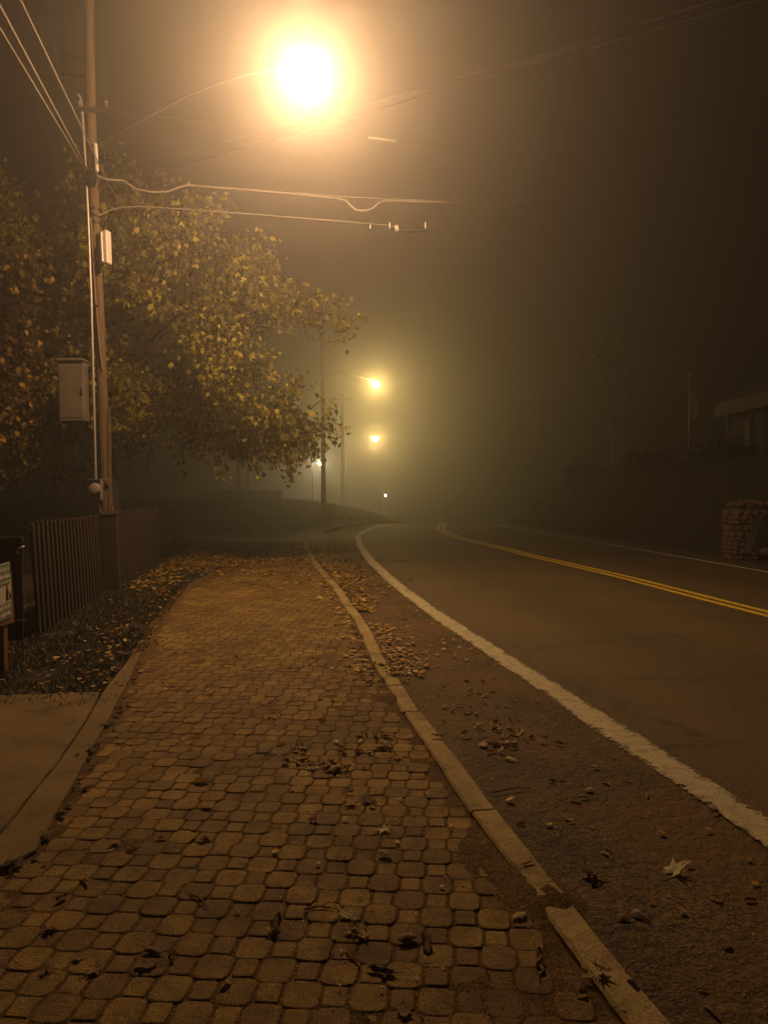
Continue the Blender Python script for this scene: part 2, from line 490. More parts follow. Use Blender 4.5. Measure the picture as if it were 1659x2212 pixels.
fW = lambda y: float(np.interp(y, *WLs)); fY = lambda y: float(np.interp(y, *YLs)); fR = lambda y: float(np.interp(y, *RLs))
fK = lambda y: float(np.interp(y, *KBs)); fLE = lambda y: float(np.interp(y, *LEs))
CREST = 36.0
def drop(y):
    if y < CREST: return 0.0
    d = y-CREST
    return -(.0045*d*d) if d < 8 else -(.288 + .072*(d-8))
def sm(t):
    t = min(1, max(0, t)); return t*t*(3-2*t)
def land(x, y):
    """height of the open ground away from the paving"""
    z = drop(y)
    r = x-(fR(max(min(y, 159), -5))+.9)
    if r > 0:
        z += 2.6*sm(r/3.9)*(1 if y < 40 else max(.6, 1-(y-40)*.02)) + .05*max(0, r-3)
        z += .10*mnoise.noise((x*.7, y*.7, 0))*sm(r/2)
    l = (fW(max(y, -5))-1.2)-x
    if y > 27 and l > 0:
        z += 1.15*sm(l/4.5)*sm((y-28)/9) + .08*mnoise.noise((x*.6, y*.6, 3))*sm(l/3)
    return z

# ------------------------------------------------------------------ ground
def grid_mesh(name, xs, ys, fz, mat):
    mb = MB()
    nx, ny = len(xs), len(ys)
    mb.v = [(x, y, fz(x, y)) for y in ys for x in xs]
    mb.f = [(j*nx+i, j*nx+i+1, (j+1)*nx+i+1, (j+1)*nx+i) for j in range(ny-1) for i in range(nx-1)]
    return mb.build(name, mat, smooth=True)
def under(x, y):
    """ground dips a little below whatever paving lies on it"""
    z = land(x, y)
    yy = max(min(y, 159), -5)
    if y < 26 and fLE(min(y, 25))-.02 < x < fW(yy) : return z-.08
    if fW(yy)-2.6 < x < fR(yy)+.8 and y >= 20: return z-.08
    if fW(yy)-.3 < x < fR(yy)+.8: return z-.08
    if x <= fLE(min(max(y, -2.9), 25)) and y < 7.2 and x > -4.5: return z-.06
    return z-.012
xs = np.concatenate([np.linspace(-75, -16, 30), np.arange(-15, 24, .35), np.linspace(24.5, 100, 40)])
ys = np.concatenate([np.linspace(-14, -4, 6), np.arange(-3, 60, .35), np.linspace(61, 185, 70)])
g = grid_mesh('ground', xs, ys, under, M['soil']); tag(g, kind='structure')

def strip(name, ya, yb, fl, fr, z, mat, n, m=1, zfun=None):
    """sheet between two plan curves"""
    mb = MB(); uv = []
    ys_ = np.linspace(ya, yb, n)
    for y in ys_:
        a, b = fl(y), fr(y)
        for k in range(m+1):
            x = a+(b-a)*k/m
            mb.v.append((x, y, drop(y)+z+(zfun(x, y) if zfun else 0)))
            uv.append((k/m, y))
    mb.f = [(j*(m+1)+i, j*(m+1)+i+1, (j+1)*(m+1)+i+1, (j+1)*(m+1)+i) for j in range(n-1) for i in range(m)]
    mb.uv = uv
    return mb.build(name, mat, smooth=True)
roughz = lambda x, y: .012*mnoise.noise((x*.8, y*.8, 1.3)) + .006*mnoise.noise((x*3, y*3, 4))
tag(strip('road', -6, 159, lambda y: fW(y)-.05, lambda y: fR(y)+.45, 0, M['asphalt'], 500, 10), kind='structure')
tag(strip('shoulder', -3, 24.9, lambda y: fK(y)+.10, lambda y: fW(y)-.02, -.006, M['shoulder'], 280, 22, roughz), kind='structure')
# asphalt apron of the side drive beyond the pavers, then the lane edge on past the crest
tag(strip('driveway', 24.9, 30.5, lambda y: -13.0, lambda y: fW(y)-.02, -.010, M['asphalt'], 30, 24), kind='structure')
tag(strip('path', 30.5, 110, lambda y: fW(y)-2.3-max(0, 34-y)*.25, lambda y: fW(y)-.02, -.006, M['shoulder'], 160, 6), kind='structure')
tag(strip('roadside_gravel', -6, 120, lambda y: fR(y)+.46, lambda y: fR(y)+1.15, -.012, M['gravel'], 220, 3), kind='structure')
# dark strip painted across the carriageway as the shadow of pole and cables
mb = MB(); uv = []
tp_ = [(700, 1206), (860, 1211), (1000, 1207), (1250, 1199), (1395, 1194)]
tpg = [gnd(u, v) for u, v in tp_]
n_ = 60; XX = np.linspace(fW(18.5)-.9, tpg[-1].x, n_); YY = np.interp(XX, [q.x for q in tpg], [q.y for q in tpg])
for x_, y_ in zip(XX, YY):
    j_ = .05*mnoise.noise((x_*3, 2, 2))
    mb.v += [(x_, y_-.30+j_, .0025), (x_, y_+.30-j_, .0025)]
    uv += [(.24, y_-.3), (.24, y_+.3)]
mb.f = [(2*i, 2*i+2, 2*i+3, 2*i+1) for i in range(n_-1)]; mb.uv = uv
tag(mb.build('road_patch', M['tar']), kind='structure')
# painted lines
def line(name, f, w, mat, ya, yb, n, wob=0.0, label=None):
    o = strip(name, ya, yb, lambda y: f(y)-w/2-wob*mnoise.noise((y*.9, 1, 2)), lambda y: f(y)+w/2+wob*mnoise.noise((y*.9, 5, 2)), .004, mat, n, 4)
    tag(o, kind='structure'); return o
line('edge_line', fW, .235, M['white'], -2, 70, 700, .02)
line('centre_line', lambda y: fY(y)-.11, .125, M['yellow'], -2, 70, 500)
line('centre_line', lambda y: fY(y)+.11, .125, M['yellow'], -2, 70, 500)
line('edge_line', fR, .10, M['white_far'], -2, 70, 500)

# ------------------------------------------------------------------ granite kerb stones
mb = MB()
y = -1.2
def kerb_stone(mb, f, y0, y1, w, top, depth, z0=0.0):
    n = max(2, int((y1-y0)/.12)); jx = rnd.uniform(-.010, .010); jz = rnd.uniform(-.007, .006)
    sec = [(-.5, -depth), (-.5, -.012), (-.42, 0), (.42, 0), (.5, -.012), (.5, -depth)]
    vs, fs = [], []
    for i in range(n+1):
        yy = y0+(y1-y0)*i/n
        sl = (f(yy+.05)-f(yy-.05))/.1
        nx, ny = 1/math.hypot(1, sl), -sl/math.hypot(1, sl)
        cx = f(yy)+w/2*nx
        wob = .013*mnoise.noise((yy*3.3, 3.1, w))+.011*mnoise.noise((yy*13, 7, w))
        for (a, b) in sec:
            ww = w*a + (wob if a > 0 else -wob*.6)
            vs.append((cx+nx*ww+jx, yy+ny*ww, drop(yy)+top+b+jz+z0+.003*mnoise.noise((yy*4, a*3, 0))))
    m = len(sec)
    for i in range(n):
        for k in range(m-1):
            fs.append((i*m+k, i*m+k+1, (i+1)*m+k+1, (i+1)*m+k))
    fs.append(tuple(range(m))); fs.append(tuple(n*m+k for k in range(m))[::-1])
    mb.face_block(vs, fs)
while y < 24.2:
    L = rnd.uniform(.65, 1.35)
    # a stone is missing / sunk under the dirt near the camera
    y2 = min(y+L, 24.6)
    kerb_stone(mb, fK, y, y2-.014, .130, .017, .16)
    y = y2
    if 1.9 < y < 2.6 and y < 2.75:
        pass
kerb = mb.build('kerb', M['granite']); tag(kerb, kind='structure')
mb = MB()
f2 = lambda y: fW(y)-2.45+max(0, (33.5-y))*.0
pts = [(700, 1152), (715, 1146), (740, 1140), (790, 1131), (820, 1128)]
cv = curve(pts); cvs = smooth_curve(*cv, 29.5, 46, 100, 5); fK2 = lambda y: float(np.interp(y, *cvs))
y = 30.0
while y < 44:
    kerb_stone(mb, fK2, y, y+1.4, .14, .12, .2); y += 1.41
tag(mb.build('kerb', M['granite']), kind='structure')

# ------------------------------------------------------------------ brick sidewalk: soil bed + individual worn pavers in one mesh
def bed(x, y):
    k = fK(y)-x                         # distance in from the kerb
    n = mnoise.noise((x*1.3, y*1.3, 9)); n2 = mnoise.noise((x*4, y*4, 2))
    h = -.0042 + .0030*mnoise.noise((x*.9, y*.9, 31)) + .0035*n2 + .0015*mnoise.noise((x*17, y*17, 5))
    patch = sm((.40-k)/.40)*.50 + n*1.0
    if y < 6.5:
        h += .014*sm((patch-.60)*1.6)*sm((y+.2)/1.2)
    if k < .01: h -= .03*sm((.01-k)/.04)
    mound = .058*sm(1-math.hypot((y-3.02)/.34, (k+.08)/.25)) + .050*sm(1-math.hypot((y-2.18)/.16, (k+.05)/.2)) + .045*sm(1-math.hypot((y-5.9)/.2, (k-.02)/.22))
    h += mound*(1+.5*n2)
    e = x-fLE(y)
    h += .009*sm((.10-e)/.10 + n*.6)
    h += .004*sm((y-17.5)/4)
    return h
mb = MB(); uvd = []
ys_ = np.concatenate([np.arange(-.5, 7, .03), np.arange(7, 25, .08)])
NX = 74
for yy in ys_:
    a, b = max(-3.4, fLE(yy)-.12), fK(yy)+.26
    for k in range(NX+1):
        x = a+(b-a)*k/NX
        mb.v.append((x, yy, bed(x, yy)))
mb.f = [(j*(NX+1)+i, j*(NX+1)+i+1, (j+1)*(NX+1)+i+1, (j+1)*(NX+1)+i) for j in range(len(ys_)-1) for i in range(NX)]
tag(mb.build('sidewalk_bed', M['sand'], smooth=True), kind='structure')

mb = MB(); tone = []
ang = math.radians(-4); ca, sa = math.cos(ang), math.sin(ang)
PW, PS, RP = .120, .078, .119
per = PW+PS+.016
def left_limit(y):
    return max(-3.2, fLE(y))
def paver(cx, cy, w, h, ch):
    t = rnd.random()
    tx, ty = rnd.gauss(0, .011), rnd.gauss(0, .011)
    dz = rnd.gauss(0, .0019); r = rnd.gauss(0, .012)
    cr, sr = math.cos(ang+r), math.sin(ang+r)
    def ring(iw, z, c):
        hw, hh = w/2-iw, h/2-iw
        out = []
        for (sx, sy, first) in ((1, -1, 0), (1, 1, 1), (-1, 1, 0), (-1, -1, 1)):
            A = (sx*hw, sy*(hh-c)); Bq = (sx*(hw-c), sy*hh); mid = (sx*(hw-c*.3), sy*(hh-c*.3))
            seq = (Bq, mid, A) if not first else (A, mid, Bq)
            out += list(seq)
        res = []
        for (px, py) in out:
            jx = .0038*mnoise.noise((px*60+cx*9, py*60, cy*7)); jy = .0038*mnoise.noise((px*60, py*60+cy*9, cx*7+3))
            px += jx; py += jy
            res.append((cx+px*cr-py*sr, cy+px*sr+py*cr, z+dz+px*tx+py*ty))
        return res
    vs = ring(0, -.030, ch)+ring(0, -.0060, ch)+ring(.0035, -.0012, ch*.95)+ring(.0085, .0003, ch*.9)
    n = 12; fs = []
    for L in range(3):
        for k in range(n):
            fs.append((L*n+k, L*n+(k+1) % n, (L+1)*n+(k+1) % n, (L+1)*n+k))
    fs.append(tuple(3*n+k for k in range(n)))
    mb.face_block(vs, fs); tone.extend([t]*len(vs))
for r in range(-40, 270):
    ry = r*RP
    off = (per/2 if r % 2 else 0)
    for c in range(-60, 60):
        for (dx, w, h, ch) in ((0, PW, .138, .030), (PW/2+PS/2+.008, PS, .099, .010)):
            lx = c*per+off+dx
            X = lx*ca-ry*sa; Y = lx*sa+ry*ca
            if Y < .6 or Y > 24.3: continue
            if X < left_limit(Y)+w*.45 or X > fK(Y)-w*.45-.004: continue
            paver(X, Y, w, h, ch)
pv = mb.build('sidewalk', M['paver'], smooth=True); tag(pv, kind='structure')
pv.data.polygons.foreach_set('use_smooth', [len(f_) == 4 for f_ in mb.f])
a_ = pv.data.attributes.new('tone', 'FLOAT', 'POINT'); a_.data.foreach_set('value', np.array(tone, dtype=np.float32))

# concrete pad and its border strip at the left
mb = MB()
sp_r = [gnd(u, v) for u, v in [(306, 1412), (270, 1490), (235, 1560), (200, 1620), (165, 1690), (130, 1750), (100, 1805), (78, 1845), (52, 1862), (0, 1884), (-60, 1900)]]
sp_l = [gnd(u, v) for u, v in [(284, 1422), (222, 1500), (190, 1560), (160, 1606), (120, 1664), (75, 1718), (40, 1765), (0, 1812), (-40, 1850), (-70, 1870), (-90, 1885)]]
def slab(mb, left, right, z0, z1):
    n = len(left); vs = []
    for a, b in zip(left, right):
        j = .01*mnoise.noise((b.x*9, b.y*9, 0))
        vs += [(a.x, a.y, z0), (a.x, a.y, z1-.008), (a.x+.006, a.y, z1), (b.x-.006+j, b.y, z1), (b.x+j, b.y, z1-.008), (b.x+j, b.y, z0)]
    fs = []
    for i in range(n-1):
        for k in range(5):
            fs.append((i*6+k, i*6+k+1, (i+1)*6+k+1, (i+1)*6+k))
    fs.append(tuple(range(6))); fs.append(tuple((n-1)*6+k for k in range(6))[::-1])
    mb.face_block(vs, fs)
def dens(P, k=6):
    out = []
    for a, b in zip(P[:-1], P[1:]):
        out += [a.lerp(b, i/k) for i in range(k)]
    return out+[P[-1]]
slab(mb, dens(sp_l), dens(sp_r), -.12, .026)
tag(mb.build('border_strip', M['concrete']), kind='structure')
mb = MB()
pd_r = [p + Vector((-.018, 0, 0)) for p in sp_l[1:]]
pd_l = [Vector((-4.6, p.y + .0, 0)) for p in pd_r]
tl = gnd(0, 1540); pd_l[0] = Vector((-4.6, pd_r[0].y-.30, 0))
slab(mb, dens(pd_l), dens(pd_r), -.12, .018)
tag(mb.build('concrete_pad', M['concrete']), kind='structure')

# ------------------------------------------------------------------ grass blades on the verge and bank
def blades(name, n, sampler, hgt, mat):
    vs, fs = [], []
    for i in range(n):
        p = sampler()
        if p is None: continue
        x, y, z, s = p
        a = rnd.uniform(0, 6.283); h = hgt*rnd.uniform(.5, 1.3)*s; w = .0028*rnd.uniform(.7, 1.5)*(1+y*.10)
        lx, ly = math.cos(a), math.sin(a); bx, by = rnd.gauss(0, .8)*h, rnd.gauss(0, .8)*h
        b = len(vs)
        vs += [(x-lx*w, y-ly*w, z), (x+lx*w, y+ly*w, z), (x+bx*.4+lx*w*.7, y+by*.4+ly*w*.7, z+h*.6), (x+bx*.4-lx*w*.7, y+by*.4-ly*w*.7, z+h*.6), (x+bx, y+by, z+h)]
        fs += [(b, b+1, b+2, b+3), (b+3, b+2, b+4)]
    mb = MB(); mb.v, mb.f = vs, fs
    return mb.build(name, mat)
fpl = lambda y: -3.80 - (y-8.45)*.18          # fence line in plan
def s_verge():
    y = rnd.uniform(4.9, 24.5)
    lo, hi = (fpl(y)-1.2 if y < 21 else -12), fLE(y)-.02
    if y < 8.0: lo = -5.0
    x = rnd.uniform(lo, hi)
    if y < 6.0:
        # concrete pad edge
        e = gnd(0, 1545).y
        if y < e+.20+.10*mnoise.noise((x*4, 0, 0)): return None
    if mnoise.noise((x*1.5, y*1.5, 5)) < -.45: return None
    return x, y, land(x, y)-.012, 1.0
tag(blades('grass', 62000, s_verge, .050, M['grass']), kind='stuff', label='short dark grass on the verge between fence and sidewalk')
def s_bank():
    if rnd.random() < .5:
        y = rnd.uniform(29, 52); x = fW(y)-2.4-rnd.uniform(0, 1)**1.3*14
    else:
        y = rnd.uniform(14, 48); x = fR(y)+1.1+rnd.uniform(0, 1)**1.2*7
    return x, y, land(x, y)-.012, 1.5
tag(blades('bank_grass', 40000, s_bank, .14, M['grass']), kind='stuff', label='rough dark grass on the banks either side of the road')

# ------------------------------------------------------------------ leaves on the ground
def leaf_variant(kind, seed):
    """a dry leaf about one unit long, lying around z = 0"""
    r = random.Random(seed)
    nu, nv = 11, 6
    vs, fs = [], []
    if kind == 'maple':
        # star outline with five lobes, gently cupped
        tips = [(-150, .42), (-118, .28), (-95, .62), (-62, .33), (-40, .82), (-18, .40), (0, 1.0), (18, .40), (40, .82), (62, .33), (95, .62), (118, .28), (150, .42)]
        ring0 = []
        rings = 4
        cup = r.uniform(.15, .5); fold = r.uniform(-.4, .7)
        for k in range(rings+1):
            for (a, l) in tips:
                l2 = l*(1+r.uniform(-.08, .08) if k == rings else 1)*k/rings*.62
                an = math.radians(a)
                x, y = l2*math.cos(an), l2*math.sin(an)
                z = cup*(x*x+y*y)*.8 + fold*abs(y)*.5 + .05*math.sin(7*x+seed)+.04*math.sin(9*y)
                vs.append((x, y, z))
        n = len(tips)
        for k in range(rings):
            for i in range(n-1):
                fs.append((k*n+i, (k+1)*n+i, (k+1)*n+i+1, k*n+i+1))
        stem0 = Vector((0, 0, 0)); stem1 = Vector((-.55, r.uniform(-.15, .15), r.uniform(0, .25)))
    else:
        curl = r.uniform(1.2, 4.2) if kind == 'curl' else r.uniform(.4, 1.4)
        bend = r.uniform(-.35, .5); wid = r.uniform(.22, .36) if kind == 'curl' else r.uniform(.28, .42)
        tw = r.uniform(-.8, .8)
        for i in range(nu):
            u = i/(nu-1)
            w = wid*math.sin(math.pi*min(1, u*.96+.03))**.75*(1+.22*math.sin(u*19+seed))
            for j in range(nv):
                s_ = (j/(nv-1)-.5)*2*w
                th = s_*curl/.36*(.7+.6*u)
                R = .36/curl/(.7+.6*u)
                yy, zz = R*math.sin(th), R*(1-math.cos(th))
                t = tw*(u-.5)
                y2, z2 = yy*math.cos(t)-zz*math.sin(t), yy*math.sin(t)+zz*math.cos(t)
                vs.append(((u-.5), y2, z2+bend*(u-.5)**2*1.6+.02*math.sin(11*u+j+seed)))
        for i in range(nu-1):
            for j in range(nv-1):
                fs.append((i*nv+j, i*nv+j+1, (i+1)*nv+j+1, (i+1)*nv+j))
        stem0 = Vector(vs[nv//2]); stem1 = stem0+Vector((-.35, r.uniform(-.15, .15), r.uniform(-.02, .2)))
    mb = MB(); mb.face_block(vs, fs)
    mb.tube([stem0, stem0.lerp(stem1, .5)+Vector((0, 0, .03)), stem1], [.016, .013, .010], 5)
    zmin = min(v[2] for v in mb.v)
    mb.v = [(x, y, z-zmin) for x, y, z in mb.v]
    me = bpy.data.meshes.new('fallen_leaf')
    me.from_pydata(mb.v, [], mb.f); me.materials.append(M['drop'])
    me.polygons.foreach_set('use_smooth', [True]*len(me.polygons))
    return me
LV = {'curl': [leaf_variant('curl', i) for i in range(7)], 'flat': [leaf_variant('flat', 20+i) for i in range(4)], 'maple': [leaf_variant('maple', 40+i) for i in range(5)]}
def surf_z(x, y):
    if y < 24.9 and fK(y) < x < fK(y)+.135: return .026
    if x >= fK(y)+.135: return -.004
    if x < left_limit(y): return .014 if y > 5.8 else .026
    return .0045
LEAFN = [0]
def put_leaf(x, y, size, kind, label, rot=None, tilt=0.25, group=None, flip=None):
    me = rnd.choice(LV[kind])
    if kind == 'maple': size *= 1.35
    o = bpy.data.objects.new('fallen_leaf', me)
    C.objects.link(o)
    up = (rnd.random() < .3) if flip is None else flip
    e = Euler((rnd.gauss(0, tilt) + (math.pi if up else 0), rnd.gauss(0, tilt*.6), rnd.uniform(0, 6.283) if rot is None else rot))
    R_ = e.to_matrix()
    zmin = min((R_ @ v.co).z for v in me.vertices)*size
    o.rotation_euler = e; o.scale = (size,)*3
    o.location = (x, y, surf_z(x, y)-zmin-.001)
    w0 = label.split()
    shade = 'drop_pale' if ('pale' in w0[:2] or 'tan' in w0[:3] or 'light' in w0[:1]) else 'drop_dark' if ('dark' in w0[:2] or 'black' in w0[:3]) else None
    if shade:
        o.material_slots[0].link = 'OBJECT'; o.material_slots[0].material = M[shade]
    tag(o, label, 'leaf', group)
    LEAFN[0] += 1
    return o
# the leaves one can point at
special = [
    (766, 1741, .115, 'maple', 'pale yellow maple leaf lying flat in the middle of the pavers', .12, False),
    (834, 1796, .080, 'maple', 'broad tan leaf on the pavers right of the pale yellow maple leaf', .15, False),
    (880, 2036, .075, 'flat', 'pale rounded leaf on the pavers beside a large black curled leaf', .2, True),
    (920, 2044, .095, 'curl', 'large dark curled leaf casting a pointed shadow on the near pavers', .3, False),
    (747, 1984, .095, 'curl', 'tan curled leaf lying diagonally on the pavers at bottom centre', .2, False),
    (598, 2010, .085, 'curl', 'dark leaf standing up like a tent on the lower pavers', .5, True),
    (434, 1692, .085, 'flat', 'tan folded leaf with a black shadow in front, middle left of the pavers', .2, False),
    (1280, 1898, .105, 'maple', 'pointed brown leaf with lobes standing on the gritty shoulder', .5, False),
    (1455, 1885, .110, 'maple', 'light brown lobed leaf on the shoulder below the white line', .4, False),
    (1103, 1640, .085, 'flat', 'pale cream leaf lying on the dark grit of the shoulder', .1, False),
    (185, 1907, .080, 'curl', 'thin tan rolled leaf on the pavers at lower left', .1, False),
    (822, 2105, .100, 'curl', 'dark rolled leaf near the bottom edge right of centre', .3, False),
    (1165, 2085, .120, 'curl', 'long brown curled leaf beside the sunken kerb stone', .25, False),
    (330, 2062, .075, 'curl', 'small black curled leaf on the pavers at bottom left', .3, True),
]
for (u, v, s, k, lab, tl_, fl) in special:
    p = gnd(u, v)
    put_leaf(p.x, p.y, s, k, lab, None, tl_, None, fl)
def scatter(n, sampler, label, group, smin=.042, smax=.074, kinds=('curl', 'curl', 'flat', 'maple')):
    k = 0
    while k < n:
        p = sampler()
        if p is None: continue
        put_leaf(p[0], p[1], rnd.uniform(smin, smax), rnd.choice(kinds), label, None, .3, group)
        k += 1
def pxs(u0, v0, u1, v1):
    def f():
        p = gnd(rnd.uniform(u0, u1), rnd.uniform(v0, v1)); return p.x, p.y
    return f
def blob(u, v, su, sv):
    def f():
        p = gnd(rnd.gauss(u, su), min(2200, rnd.gauss(v, sv))); return p.x, p.y
    return f
scatter(34, pxs(60, 1560, 880, 2190), 'single curled brown leaf lying loose on the near pavers', 'loose leaves on the near pavers')
scatter(16, pxs(300, 1400, 800, 1560), 'small dry leaf lying loose on the middle pavers', 'loose leaves on the middle pavers')
scatter(14, blob(700, 1662, 34, 14), 'brown leaf in the small heap at the centre of the pavers', 'leaf heap at the centre of the pavers', .055, .085)
scatter(10, blob(640, 1625, 18, 16), 'dry leaf in the thin cluster upper left of the centre heap', 'leaf cluster above the centre heap', .055, .085)
scatter(18, blob(815, 1620, 45, 16), 'leaf in the scattered band on the pavers next to the kerb', 'leaf band beside the kerb', .055, .085)
scatter(34, blob(815, 1462, 30, 14), 'leaf in the pile lying across the kerb stone', 'leaf pile across the kerb', .055, .085)
scatter(40, blob(1090, 1595, 45, 18), 'curled leaf in the dark pile on the shoulder grit', 'leaf pile on the shoulder', .055, .085)
scatter(24, blob(1010, 1510, 45, 26), 'dry leaf on the shoulder above the dark pile', 'leaves above the shoulder pile')
scatter(26, pxs(1120, 1680, 1640, 2190), 'brown leaf lying loose on the near shoulder', 'loose leaves on the near shoulder')
def s_left_edge():
    v = rnd.uniform(1430, 1900); u = np.interp(v, [1412, 1490, 1620, 1750, 1850, 1884], [306, 270, 200, 130, 75, 0]) + abs(rnd.gauss(6, 14))
    p = gnd(u, v); return p.x, p.y
scatter(36, s_left_edge, 'crumpled dark leaf in the row along the concrete border strip', 'leaf row along the border strip')
scatter(10, pxs(60, 1410, 240, 1500), 'pale leaf lying in the grass near the sign post', 'leaves in the near grass')
scatter(10, pxs(1000, 1330, 1010, 1345), 'leaf', None) if False else None

# the rest of the leaf fall as one carpet
def litter(n_sets):
    vs, fs = [], []
    def one(x, y, z, s):
        a = rnd.uniform(0, 6.283); c_, s__ = math.cos(a), math.sin(a)
        t1, t2 = rnd.gauss(0, .35), rnd.gauss(0, .35)
        cu = rnd.uniform(.0, .55)
        w = rnd.uniform(.25, .45)
        loc = [(-.5, 0, 0), (-.15, -w, cu*.5), (.2, -w*.7, cu*.45), (.5, 0, cu*.3), (.2, w*.7, cu*.45), (-.15, w, cu*.5), (0, 0, 0)]
        b = len(vs)
        for (px, py, pz) in loc:
            zz = pz + px*t1 + py*t2
            vs.append((x+(px*c_-py*s__)*s, y+(px*s__+py*c_)*s, z+zz*s*.42+.008*s/.07))
        for i, j in ((0, 1), (1, 2), (2, 3), (3, 4), (4, 5), (5, 0)):
            fs.append((b+6, b+i, b+j))
    for (n, smp, s0, s1) in n_sets:
        for _ in range(n):
            p = smp()
            if p is None: continue
            x, y = p
            one(x, y, surf_z(x, y)+rnd.uniform(0, .012), rnd.uniform(s0, s1))
    mb = MB(); mb.v, mb.f = vs, fs
    return mb.build('leaf_litter', M['litter'])
def s_bedfar():
    y = rnd.uniform(11.2, 23.9)
    a, b = fLE(y)-1.0, fK(y)
    t = rnd.random()
    pr = sm((y-12.2)/6.0)**1.3 + .28*sm((.42-t)/.3)*sm((y-10.5)/3) + .35*mnoise.noise((t*5, y*.8, 3))
    if rnd.random() > pr: return None
    return a+(b-a)*t, y
def s_gutter():
    y = rnd.uniform(10.2, 22.5); k = fK(y)+.15
    w = .75*sm((y-9.5)/4)*sm((24-y)/3)+.12
    return k+abs(rnd.gauss(0, .5))*w, y
def s_gutter2():
    y = rnd.uniform(6.6, 9.2); k = fK(y)+.15
    return k+abs(rnd.gauss(0, .16)), y
def s_inner():
    y = rnd.uniform(6.3, 13); return fK(y)-abs(rnd.gauss(0, .12))-.02, y
def s_line():
    y = rnd.uniform(7, 18); return fW(y)-.1-abs(rnd.gauss(0, .45)), y
def s_shall():
    y = rnd.uniform(2.6, 13); a, b = fK(y)+.14, fW(y)-.1
    return a+(b-a)*rnd.random(), y
def s_verge_l():
    y = rnd.uniform(5.9, 17); e = fLE(y)
    return e+rnd.gauss(-.25, .30)-.02*y, y
def s_verge_w():
    y = rnd.uniform(6, 20); return rnd.uniform(fpl(y)+.1, fLE(y)), y
def s_walk():
    y = rnd.uniform(2.4, 14); return rnd.uniform(fLE(y), fK(y)), y
def s_crumb():
    y = rnd.uniform(2.2, 7); a, b = fK(y)-1.0, fW(y)-.1
    return a+(b-a)*rnd.random(), y
lt = litter([(12000, s_bedfar, .055, .115), (1500, s_gutter, .05, .11), (260, s_gutter2, .04, .08), (150, s_inner, .04, .08), (300, s_line, .025, .06), (70, s_shall, .03, .055),
             (330, s_verge_l, .04, .075), (70, s_verge_w, .03, .06), (170, s_walk, .02, .05), (1100, s_crumb, .006, .015)])
tag(lt, 'carpet of orange and brown fallen leaves over pavers, gutter and verge', None, None, 'stuff')
# twigs
for i, (u, v, l, a, lab) in enumerate([(1105, 1710, .22, .3, 'thin twig on the shoulder grit beside the kerb'), (800, 1455, .26, .15, 'long pale twig pointing at the kerb from the pavers'), (690, 1968, .12, .05, 'short brown twig on the lower pavers'), (430, 1950, .14, -.8, 'thin forked twig at lower left')]):
    p = gnd(u, v); d = Vector((math.cos(a), math.sin(a), 0))*l/2
    mb = MB(); mb.tube([p-d+Vector((0, 0, .008)), p+Vector((0, .01, .014)), p+d+Vector((0, 0, .008))], [.004, .0035, .002], 6)
    mb.tube([p+Vector((0, .01, .013)), p+d*.6+Vector((.0, .03, .02))], [.0025, .0015], 5)
    tag(mb.build('twig', M['drop'], origin=p), lab, 'twig')

